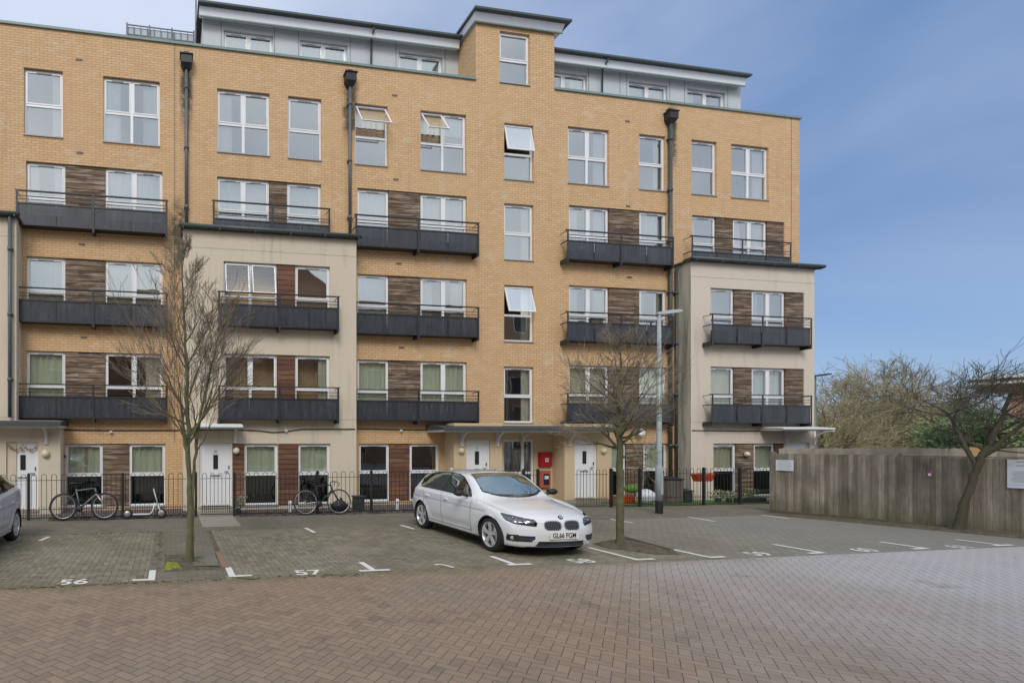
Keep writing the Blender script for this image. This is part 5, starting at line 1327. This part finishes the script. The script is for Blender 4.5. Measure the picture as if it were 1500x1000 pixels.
        for q, mm in enumerate(('roundel_blue', 'plate_white', 'roundel_blue', 'plate_white')):
            a0 = q * math.pi / 2; c0 = Vector((0, .085, .705)) + nz.normalized() * .0105; mb = MB()
            mb.add([c0] + [c0 + (ux * math.cos(a0 + math.pi / 2 * k / 6) + uy * math.sin(a0 + math.pi / 2 * k / 6)) * .024 for k in range(7)], [(0, k + 1, k + 2) for k in range(6)]); mb.build('roundel_quarter', mm, rb)
    else:
        pl = MB(); pl.box(-.26, .26, L - .03, L - .02, .62, .73); pl.build('number_plate', 'plate_white', t)
    return t
car('white_hatchback', 'white five door hatchback with twin black grilles parked nose out in the middle bay', (6.68, 8.18, 0), 'white_car_paint', 0)
car('silver_hatchback', 'silver hatchback at the left edge of the photo, only its rear quarter in view', (-4.02, 8.12, 0), 'silver_car_paint', 1)

# ------------------------------------------------------------------ bicycles and scooter
def bicycle(label, px0, px1, Yb, rad, framem, fat, saddle_h, group, lean=.08):
    xa, xb = fx(px0, Yb), fx(px1, Yb); t = thing('bicycle', label, 'bicycle', ((xa + xb) / 2, Yb, 0), group=group); L = xb - xa; z0 = .02
    def p(u, z, y=0): return Vector((xa + u * L, Yb + y + lean * z, z + z0))
    for c in (xa, xb):
        w = MB(); w.lathe(p((c - xa) / L, rad), (0, 1, 0), [(-.03, .012), (-.02, .028), (.02, .028), (.03, .012)], 12); wh = w.build('wheel', 'silver_part', t)
        w = MB(); w.torus(p((c - xa) / L, rad), (0, 1, -lean), rad - fat, fat, 44, 8); w.build('tyre', 'rubber', wh)
        w = MB(); w.torus(p((c - xa) / L, rad), (0, 1, -lean), rad - fat * 2.1, .011, 44, 6)
        cc = p((c - xa) / L, rad)
        for k in range(20): a = 2 * math.pi * k / 20; w.tube([cc + Vector((0, .015 * (-1) ** k, 0)), cc + Vector((math.cos(a) * (rad - fat * 2), 0, math.sin(a) * (rad - fat * 2)))], .0018, 3, False)
        w.build('rim', 'silver_part', wh)
    rear, bb, seat, head_b, head_t = p(0, rad), p(.40, rad - .05), p(.30, saddle_h - .12), p(.80, rad + .32), p(.76, rad + .46)
    f = MB(); r = .017 if fat < .02 else .022
    f.tube([bb, seat], r, 8); f.tube([bb, head_b], r * 1.25, 8); f.tube([seat.lerp(bb, .1), head_t], r, 8); f.tube([head_b, head_t], r * 1.2, 8)
    for s in (.05, -.05): f.tube([rear + Vector((0, s, 0)), bb + Vector((0, s * .5, 0))], .009, 6); f.tube([rear + Vector((0, s, 0)), seat.lerp(bb, .12) + Vector((0, s * .4, 0))], .008, 6)
    f.build('frame', framem, t)
    f = MB(); ft = p(1, rad)
    for s in (.055, -.055): f.tube([ft + Vector((0, s, 0)), head_b + Vector((.02, s, -.02))], .012 if fat < .02 else .018, 8)
    f.box(head_b.x - .02, head_b.x + .04, head_b.y - .065, head_b.y + .065, head_b.z - .04, head_b.z - .01); f.build('fork', framem if fat < .02 else 'silver_part', t)
    h = MB(); st = head_t + Vector((-.01, 0, .07)); h.tube([head_t, st, st + Vector((.07, 0, .03))], .013, 8); c = st + Vector((.07, 0, .03))
    if fat < .02: h.tube([c + Vector((.10, .2, -.12)), c + Vector((.13, .2, -.03)), c + Vector((.06, .2, 0)), c, c + Vector((.06, -.2, 0)), c + Vector((.13, -.2, -.03)), c + Vector((.10, -.2, -.12))], .012, 8)
    else: h.tube([c + Vector((-.06, .29, .03)), c + Vector((-.01, .1, .01)), c, c + Vector((-.01, -.1, .01)), c + Vector((-.06, -.29, .03))], .013, 8); h.tube([c + Vector((-.02, -.2, .02)), c + Vector((.07, -.22, -.03))], .007, 6)
    h.build('handlebar', 'ink', t)
    s = MB(); sp = p(.27, saddle_h); s.tube([seat, sp], .013, 8); s.ball(sp + Vector((-.02, 0, .02)), 1, 12, (.13, .06, .028)); s.ball(sp + Vector((.08, 0, .018)), 1, 10, (.08, .028, .02)); s.build('saddle', 'ink', t)
    k = MB(); k.lathe(bb + Vector((0, -.06, 0)), (0, 1, 0), [(0, .001), (0, .085), (.006, .085), (.006, .001)], 20); k.tube([bb + Vector((0, -.07, 0)), bb + Vector((.10, -.07, -.13))], .010, 6); k.tube([bb + Vector((0, .07, 0)), bb + Vector((-.10, .07, .13))], .010, 6)
    k.box(bb.x + .06, bb.x + .15, bb.y - .15, bb.y - .075, bb.z - .145, bb.z - .125); k.box(bb.x - .15, bb.x - .06, bb.y + .075, bb.y + .15, bb.z + .12, bb.z + .14)
    k.tube([bb + Vector((0, -.058, .08)), rear + Vector((0, -.04, .035))], .004, 4); k.tube([bb + Vector((0, -.058, -.08)), rear + Vector((0, -.04, -.035))], .004, 4); k.build('crankset', 'dark_plastic', t)
    return t
bicycle('black and silver mountain bike with thick tyres leaning on the railing at left', 92.5, 153, YG - .30, .345, 'pipe', .027, .92, 'bicycles leaning on the railing')
bicycle('black road bicycle with thin tyres leaning on the railing below the cream bay', 448, 497, YG - .25, .345, 'ink', .017, .95, 'bicycles leaning on the railing')
def scooter():
    Yb = YG - .22; xa, xb = fx(186.5, Yb), fx(236, Yb); t = thing('kick_scooter', 'pale grey push scooter standing between the mountain bike and the left tree', 'scooter', ((xa + xb) / 2, Yb, 0)); z0 = .02
    for c in (xa, xb):
        w = MB(); w.lathe((c, Yb, .13 + z0), (0, 1, 0), [(-.02, .001), (-.02, .085), (.02, .085), (.02, .001)], 20); wh = w.build('wheel', 'silver_part', t); w = MB(); w.torus((c, Yb, .13 + z0), (0, 1, 0), .108, .024, 28, 8); w.build('tyre', 'rubber', wh)
    d = MB(); d.tube([(xa, Yb + .04, .14), (xa + .15, Yb + .03, .12), (xb - .30, Yb + .03, .12), (xb - .22, Yb, .20), (xb - .16, Yb, .42)], .018, 8); d.box(xa + .15, xb - .32, Yb - .055, Yb + .055, .122, .145); d.build('deck', 'white_plastic', t)
    s = MB(); s.tube([(xb, Yb + .035, .15), (xb - .08, Yb + .03, .36)], .013, 8); s.tube([(xb, Yb - .035, .15), (xb - .08, Yb - .03, .36)], .013, 8); s.tube([(xb - .08, Yb, .36), (xb - .20, Yb, .80)], .015, 8); s.build('steering_stem', 'white_plastic', t)
    h = MB(); h.tube([(xb - .17, Yb + .2, .84), (xb - .21, Yb, .80), (xb - .25, Yb - .2, .84)], .012, 8); h.build('handlebar', 'dark_plastic', t)
    h = MB()
    for s_ in (1, -1): h.tube([(xb - .18 - (.05 if s_ < 0 else 0), Yb + s_ * .13, .83), (xb - .16 - (.10 if s_ < 0 else 0), Yb + s_ * .22, .845)], .018, 8)
    h.build('grip', 'ink', t)
scooter()

# ------------------------------------------------------------------ small things in the front gardens
def prop(name, label, cat, px, py, z=.012, group=None):
    x, y = gp(px, py, z); return thing(name, label, cat, (x, y, z), group=group), x, y, z
def one(mb, name, mat, label, cat, group=None):
    o = mb.build(name, mat); return tag(o, label, cat, group)
for i, (px, py, lab) in enumerate(((425, 752, 'small white bollard light in the slate bed left of the black road bicycle'), (582, 752, 'small white bollard light in the slate bed behind the tail of the white car'))):
    x, y = gp(px, 754); y = YG + .45; x = fx(px, y); t = thing('bollard_light', lab, 'garden light', (x, y, 0), group='white bollard lights in the slate bed')
    m = MB(); m.lathe((x, y, 0), (0, 0, 1), [(0, .045), (.24, .045)], 14); m.build('post', 'white_plastic', t); m = MB(); m.lathe((x, y, 0), (0, 0, 1), [(.241, .055), (.31, .055), (.335, .03), (.34, .001)], 14); m.build('cap', 'white_plastic', t)
y = YG + .35; x = fx(497, y)
m = MB(); m.ball((x, y, .16), .22, 14, (1.15, .9, .85), .08); m.ball((x + .05, y, .36), .05, 8, (1, 1, 1.2), .1); o = m.build('bin_bag', 'ink', None, (x, y, 0)); tag(o, 'black bin bag on the slate behind the front wheel of the black road bicycle', 'bag')
y = YG + .5; x = fx(525, y)
t = thing('planter', 'dark square planter box by the brown brick window, right of the black road bicycle', 'planter', (x, y, 0)); m = MB(); m.box(x - .14, x + .14, y - .14, y + .14, .01, .40); m.box(x - .16, x + .16, y - .16, y + .16, .401, .44); m.build('box', 'pot_dark', t); m = MB(); m.box(x - .12, x + .12, y - .12, y + .12, .441, .45); m.build('soil', 'soil', t)
def flowers(label, px, Y, h, n, fm, seed, r=.16):
    rng = random.Random(seed); x = fx(px, Y); t = thing('potted_plant', label, 'plant', (x, Y, 0))
    m = MB(); m.lathe((x, Y, .012), (0, 0, 1), [(0, .07), (.14, .095), (.14, .085), (.12, .001)], 16); m.build('pot', 'pot_dark', t)
    m = MB()
    for i in range(n):
        c = Vector((x + rng.gauss(0, r * .5), Y + rng.gauss(0, r * .5), .15 + rng.random() * h)); a = Vector((rng.gauss(0, 1), rng.gauss(0, 1), rng.gauss(0, 1))).normalized(); b = a.orthogonal().normalized(); s_ = rng.uniform(.018, .04)
        m.cur = 1 if rng.random() < fm else 0; m.add([c - a * s_, c + b * s_ * .6, c + a * s_, c - b * s_ * .6], [(0, 1, 2, 3)])
    m.build('foliage', ['leaf_pale', 'flower'], t)
flowers('small white flowered plant at the gate post right of the left white door', 350, YG + .3, .35, 260, .35, 8)
flowers('small leafy pot plant below the right window of the pale bay', 1100, YG + .7, .30, 220, .1, 9)
flowers('bushy low pot plant below the left window of the pale bay', 1052, YG + .5, .28, 300, .15, 10, .24)
flowers('low pot plant beside the railing post in front of the pale bay', 1068, YG + .45, .22, 240, .12, 12, .2)
def gbox(name, label, cat, px0, px1, Y, z0, z1, dp, mat, lid=None):
    x0, x1 = fx(px0, Y), fx(px1, Y); t = thing(name, label, cat, ((x0 + x1) / 2, Y, 0)); m = MB(); m.box(x0, x1, Y, Y + dp, z0, z1)
    m.build('body', mat, t)
    if lid: l = MB(); l.add([(x0 - .04, Y - .04, z1 + .003), (x1 + .04, Y - .04, z1 + .003), (x1 + .04, Y + dp + .04, z1 + .07), (x0 - .04, Y + dp + .04, z1 + .07), (x0 - .04, Y - .04, z1 + .035), (x1 + .04, Y - .04, z1 + .035), (x1 + .04, Y + dp + .04, z1 + .10), (x0 - .04, Y + dp + .04, z1 + .10)], [(0, 3, 2, 1), (4, 5, 6, 7), (0, 1, 5, 4), (1, 2, 6, 5), (2, 3, 7, 6), (3, 0, 4, 7)]); l.build('lid', lid, t)
    s = MB(); n = 6
    for i in range(n): x = x0 + (x1 - x0) * (i + .5) / n; s.box(x - (x1 - x0) / n * .42, x + (x1 - x0) / n * .42, Y - .018, Y - .002, z0 + .03, z1 - .03)
    s.build('slats', mat, t); return t
gbox('storage_box', 'brown slatted storage box with dark lid on the grass right of the street lamp', 'storage box', 978, 1000, YG + .5, .03, .78, .5, 'box_brown', 'dark_plastic')
gbox('compost_bin', 'dark green low bin next to the brown storage box', 'bin', 1002, 1014, YG + .55, .03, .38, .35, 'pot_dark', 'pot_dark')
gbox('trough', 'dark trough standing on the grass near the end of the railing', 'planter', 1086, 1122, YG + .25, .03, .18, .25, 'pot_dark')
x0, x1 = fx(937, YG + .35), fx(960, YG + .35); y = YG + .4
m = MB(); m.ball(((x0 + x1) / 2, y, .26), 1, 16, ((x1 - x0) / 2, .25, .25), .05); o = m.build('garden_sack', 'white_plastic', None, ((x0 + x1) / 2, y, 0)); tag(o, 'pale grey domed sack on the grass left of the street lamp', 'sack')
y = YG + .75; x = fx(1039, y)
t = thing('child_seat_swing', 'orange red plastic toy car hanging at the railing by the pale bay', 'toy', (x, y, .7))
x = fx(1027, YG + .25); y = YG + .3; bpy.data.objects[t.name].location = (x, y, 0); OFF[t.name] = (x, y, 0); t.name = 'toy_basket'; OFF['toy_basket'] = (x, y, 0); t['label'] = 'bright orange red basket hanging on the railing before the pale bay'; t['category'] = 'basket'
m = MB(); m.add([(x - .22, y - .12, .98), (x + .46, y - .12, .98), (x + .46, y + .12, .98), (x - .22, y + .12, .98), (x - .14, y - .09, .74), (x + .38, y - .09, .74), (x + .38, y + .09, .74), (x - .14, y + .09, .74)], [(4, 5, 6, 7), (0, 1, 5, 4), (1, 2, 6, 5), (2, 3, 7, 6), (3, 0, 4, 7)]); m.build('body', 'orange_red', t)
m = MB(); m.tube([(x - .1, y, .98), (x - .1, YG + .04, 1.05), (x - .1, YG - .03, 1.02)], .01, 6); m.tube([(x + .34, y, .98), (x + .34, YG + .04, 1.05), (x + .34, YG - .03, 1.02)], .01, 6); m.build('handle', 'orange_red', t)
# toys and low wall below the tree at the right
gbox('toy_bench', 'orange brown low bench behind the right young tree', 'bench', 905, 930, YG + .7, .03, .26, .3, 'orange_red')
x = fx(925, YG + .8); m = MB(); m.ball((x, YG + .8, .48), 1, 12, (.25, .15, .14), .06); o = m.build('cushion', 'grass_green', None, (x, YG + .8, 0)); tag(o, 'lime green cushion lying on the low bench behind the right young tree', 'cushion')
# door garland
mb = MB(); xg0, xg1 = fx(12, YP), fx(55, YP)
for i in range(13):
    u = i / 12; x = xg0 + (xg1 - xg0) * u; z = 1.93 - .13 * abs(math.sin(u * math.pi * 2)); mb.ball((x, YP + .0, z), .035 if i % 2 else .022, 8, (1, .6, 1.1), .15)
mb.tube([(xg0 + (xg1 - xg0) * i / 24, YP + .02, 1.93 - .13 * abs(math.sin(i / 24 * math.pi * 2))) for i in range(25)], .006, 5)
tag(mb.build('door_garland', 'new_wood', None, ((xg0 + xg1) / 2, YP, 1.9)), 'brown beaded garland hung across the top of the leftmost white door', 'garland')
# debris on the slate under the railing post
m = MB(); x = fx(546, YG - .1)
for i in range(14): m.ball((x + random.uniform(-.1, .22), YG - .12 + random.uniform(-.05, .05), .04), random.uniform(.02, .05), 8, (1.5, .8, .6), .25)
tag(m.build('leaf_litter', 'ink', None, (x, YG - .1, 0)), 'dark scrap of litter on the slate at a railing post left of the white car', 'litter')

# ------------------------------------------------------------------ sky, sun, camera
W = bpy.data.worlds.new('World'); scene.world = W; W.use_nodes = True; nt = W.node_tree; nt.nodes.clear()
out = nt.nodes.new('ShaderNodeOutputWorld'); bg = nt.nodes.new('ShaderNodeBackground'); sky = nt.nodes.new('ShaderNodeTexSky')
SUN_EL, SUN_AZ = R(42), R(205)                     # azimuth measured from +Y clockwise: behind and left of the camera
sky.sky_type = 'NISHITA'; sky.sun_disc = False; sky.sun_elevation = SUN_EL; sky.sun_rotation = SUN_AZ; sky.altitude = 50; sky.air_density = 1.0; sky.dust_density = 1.2; sky.ozone_density = 1.5
tc = nt.nodes.new('ShaderNodeTexCoord'); mp = nt.nodes.new('ShaderNodeMapping'); mp.inputs['Scale'].default_value = (1.6, 1.6, 4.0); nz = nt.nodes.new('ShaderNodeTexNoise')
nz.inputs['Scale'].default_value = 1.1; nz.inputs['Detail'].default_value = 6; nz.inputs['Roughness'].default_value = .5; nz.inputs['Distortion'].default_value = .3
nt.links.new(tc.outputs['Generated'], mp.inputs[0]); nt.links.new(mp.outputs[0], nz.inputs[0])
sx = nt.nodes.new('ShaderNodeSeparateXYZ'); nt.links.new(tc.outputs['Generated'], sx.inputs[0])
def wm(op, a, b=None, clamp=False):
    n = nt.nodes.new('ShaderNodeMath'); n.operation = op; n.use_clamp = clamp
    for i, v in enumerate((a, b)):
        if v is None: continue
        if isinstance(v, (int, float)): n.inputs[i].default_value = v
        else: nt.links.new(v, n.inputs[i])
    return n.outputs[0]
# the cloud bank covers the sky on the left and behind the camera, thinning to blue on the right
f = wm('ADD', wm('MULTIPLY', sx.outputs[0], -1.45), wm('MULTIPLY', nz.outputs['Fac'], 1.0)); f = wm('ADD', f, wm('MULTIPLY', sx.outputs[1], -.55)); f = wm('ADD', f, 1.02, True); f = wm('MULTIPLY', f, .96)
mp2 = nt.nodes.new('ShaderNodeMapping'); mp2.inputs['Scale'].default_value = (.8, .8, 1.7); mp2.inputs['Rotation'].default_value = (.3, .35, .2); nt.links.new(tc.outputs['Generated'], mp2.inputs[0])
nz2 = nt.nodes.new('ShaderNodeTexNoise'); nz2.inputs['Scale'].default_value = 2.6; nz2.inputs['Detail'].default_value = 5; nz2.inputs['Roughness'].default_value = .42; nz2.inputs['Distortion'].default_value = .5; nt.links.new(mp2.outputs[0], nz2.inputs[0])
wisp = wm('MULTIPLY', wm('SUBTRACT', nz2.outputs['Fac'], .39, True), 1.0)
f = wm('MAXIMUM', f, wm('ADD', wisp, .06))
mx = nt.nodes.new('ShaderNodeMix'); mx.data_type = 'RGBA'; nt.links.new(f, mx.inputs[0])
br = nt.nodes.new('ShaderNodeValToRGB'); nt.links.new(sx.outputs[2], br.inputs[0]); el_ = br.color_ramp.elements
while len(el_) < 5: el_.new(.5)
for e_, (p_, c_) in zip(el_, ((0, (.30, .53, .90)), (.13, (.21, .43, .84)), (.27, (.125, .30, .66)), (.43, (.19, .38, .74)), (1, (.16, .34, .72)))): e_.position = p_; e_.color = (*c_, 1)
sm = nt.nodes.new('ShaderNodeMix'); sm.data_type = 'RGBA'; sm.blend_type = 'MULTIPLY'; sm.inputs[0].default_value = 1; nt.links.new(br.outputs[0], sm.inputs[6]); sm.inputs[7].default_value = (3.5, 3.6, 3.85, 1)
s2 = nt.nodes.new('ShaderNodeMix'); s2.data_type = 'RGBA'; s2.inputs[0].default_value = .75; nt.links.new(sky.outputs[0], s2.inputs[6]); nt.links.new(sm.outputs[2], s2.inputs[7]); nt.links.new(s2.outputs[2], mx.inputs[6])
cr = nt.nodes.new('ShaderNodeMix'); cr.data_type = 'RGBA'; nt.links.new(nz.outputs['Fac'], cr.inputs[0]); cr.inputs[6].default_value = (3.1, 3.65, 4.9, 1); cr.inputs[7].default_value = (4.7, 5.1, 5.9, 1)
gb = nt.nodes.new('ShaderNodeMix'); gb.data_type = 'RGBA'; nt.links.new(wm('MULTIPLY', wm('SUBTRACT', .35, sx.outputs[1]), 1.3, True), gb.inputs[0]); nt.links.new(cr.outputs[2], gb.inputs[6]); 
gr = nt.nodes.new('ShaderNodeValToRGB'); nt.links.new(nz2.outputs['Fac'], gr.inputs[0]); gr.color_ramp.elements[0].position = .32; gr.color_ramp.elements[0].color = (.50, .56, .66, 1); gr.color_ramp.elements[1].position = .66; gr.color_ramp.elements[1].color = (.95, .97, 1, 1)
gm_ = nt.nodes.new('ShaderNodeMix'); gm_.data_type = 'RGBA'; gm_.blend_type = 'MULTIPLY'; gm_.inputs[0].default_value = 1; nt.links.new(gr.outputs[0], gm_.inputs[6]); gm_.inputs[7].default_value = (7.4, 7.4, 7.5, 1); nt.links.new(gm_.outputs[2], gb.inputs[7])
nt.links.new(gb.outputs[2], mx.inputs[7]); nt.links.new(mx.outputs[2], bg.inputs[0]); bg.inputs[1].default_value = .11; nt.links.new(bg.outputs[0], out.inputs[0])
sl = bpy.data.lights.new('sun', 'SUN'); sl.energy = 1.15; sl.angle = R(24); sl.color = (1, .95, .87); so = bpy.data.objects.new('sun', sl); COL.objects.link(so)
sd = Vector((math.sin(SUN_AZ) * math.cos(SUN_EL), math.cos(SUN_AZ) * math.cos(SUN_EL), math.sin(SUN_EL))); so.rotation_euler = (-sd).to_track_quat('-Z', 'Y').to_euler()
cam_ = bpy.data.cameras.new('camera'); co = bpy.data.objects.new('camera', cam_); COL.objects.link(co); scene.camera = co
co.location = (0, 0, CH); co.rotation_euler = (R(90), 0, -YAW); cam_.sensor_width = 36; cam_.lens = FPX / 1500 * 36; cam_.shift_x = (750 - PPX) / 1500; cam_.shift_y = (HOR - 500) / 1500
cam_.clip_start = .1; cam_.clip_end = 2000
scene.view_settings.view_transform = 'Standard'; scene.view_settings.look = 'None'; scene.view_settings.gamma = 1; scene.view_settings.exposure = .66
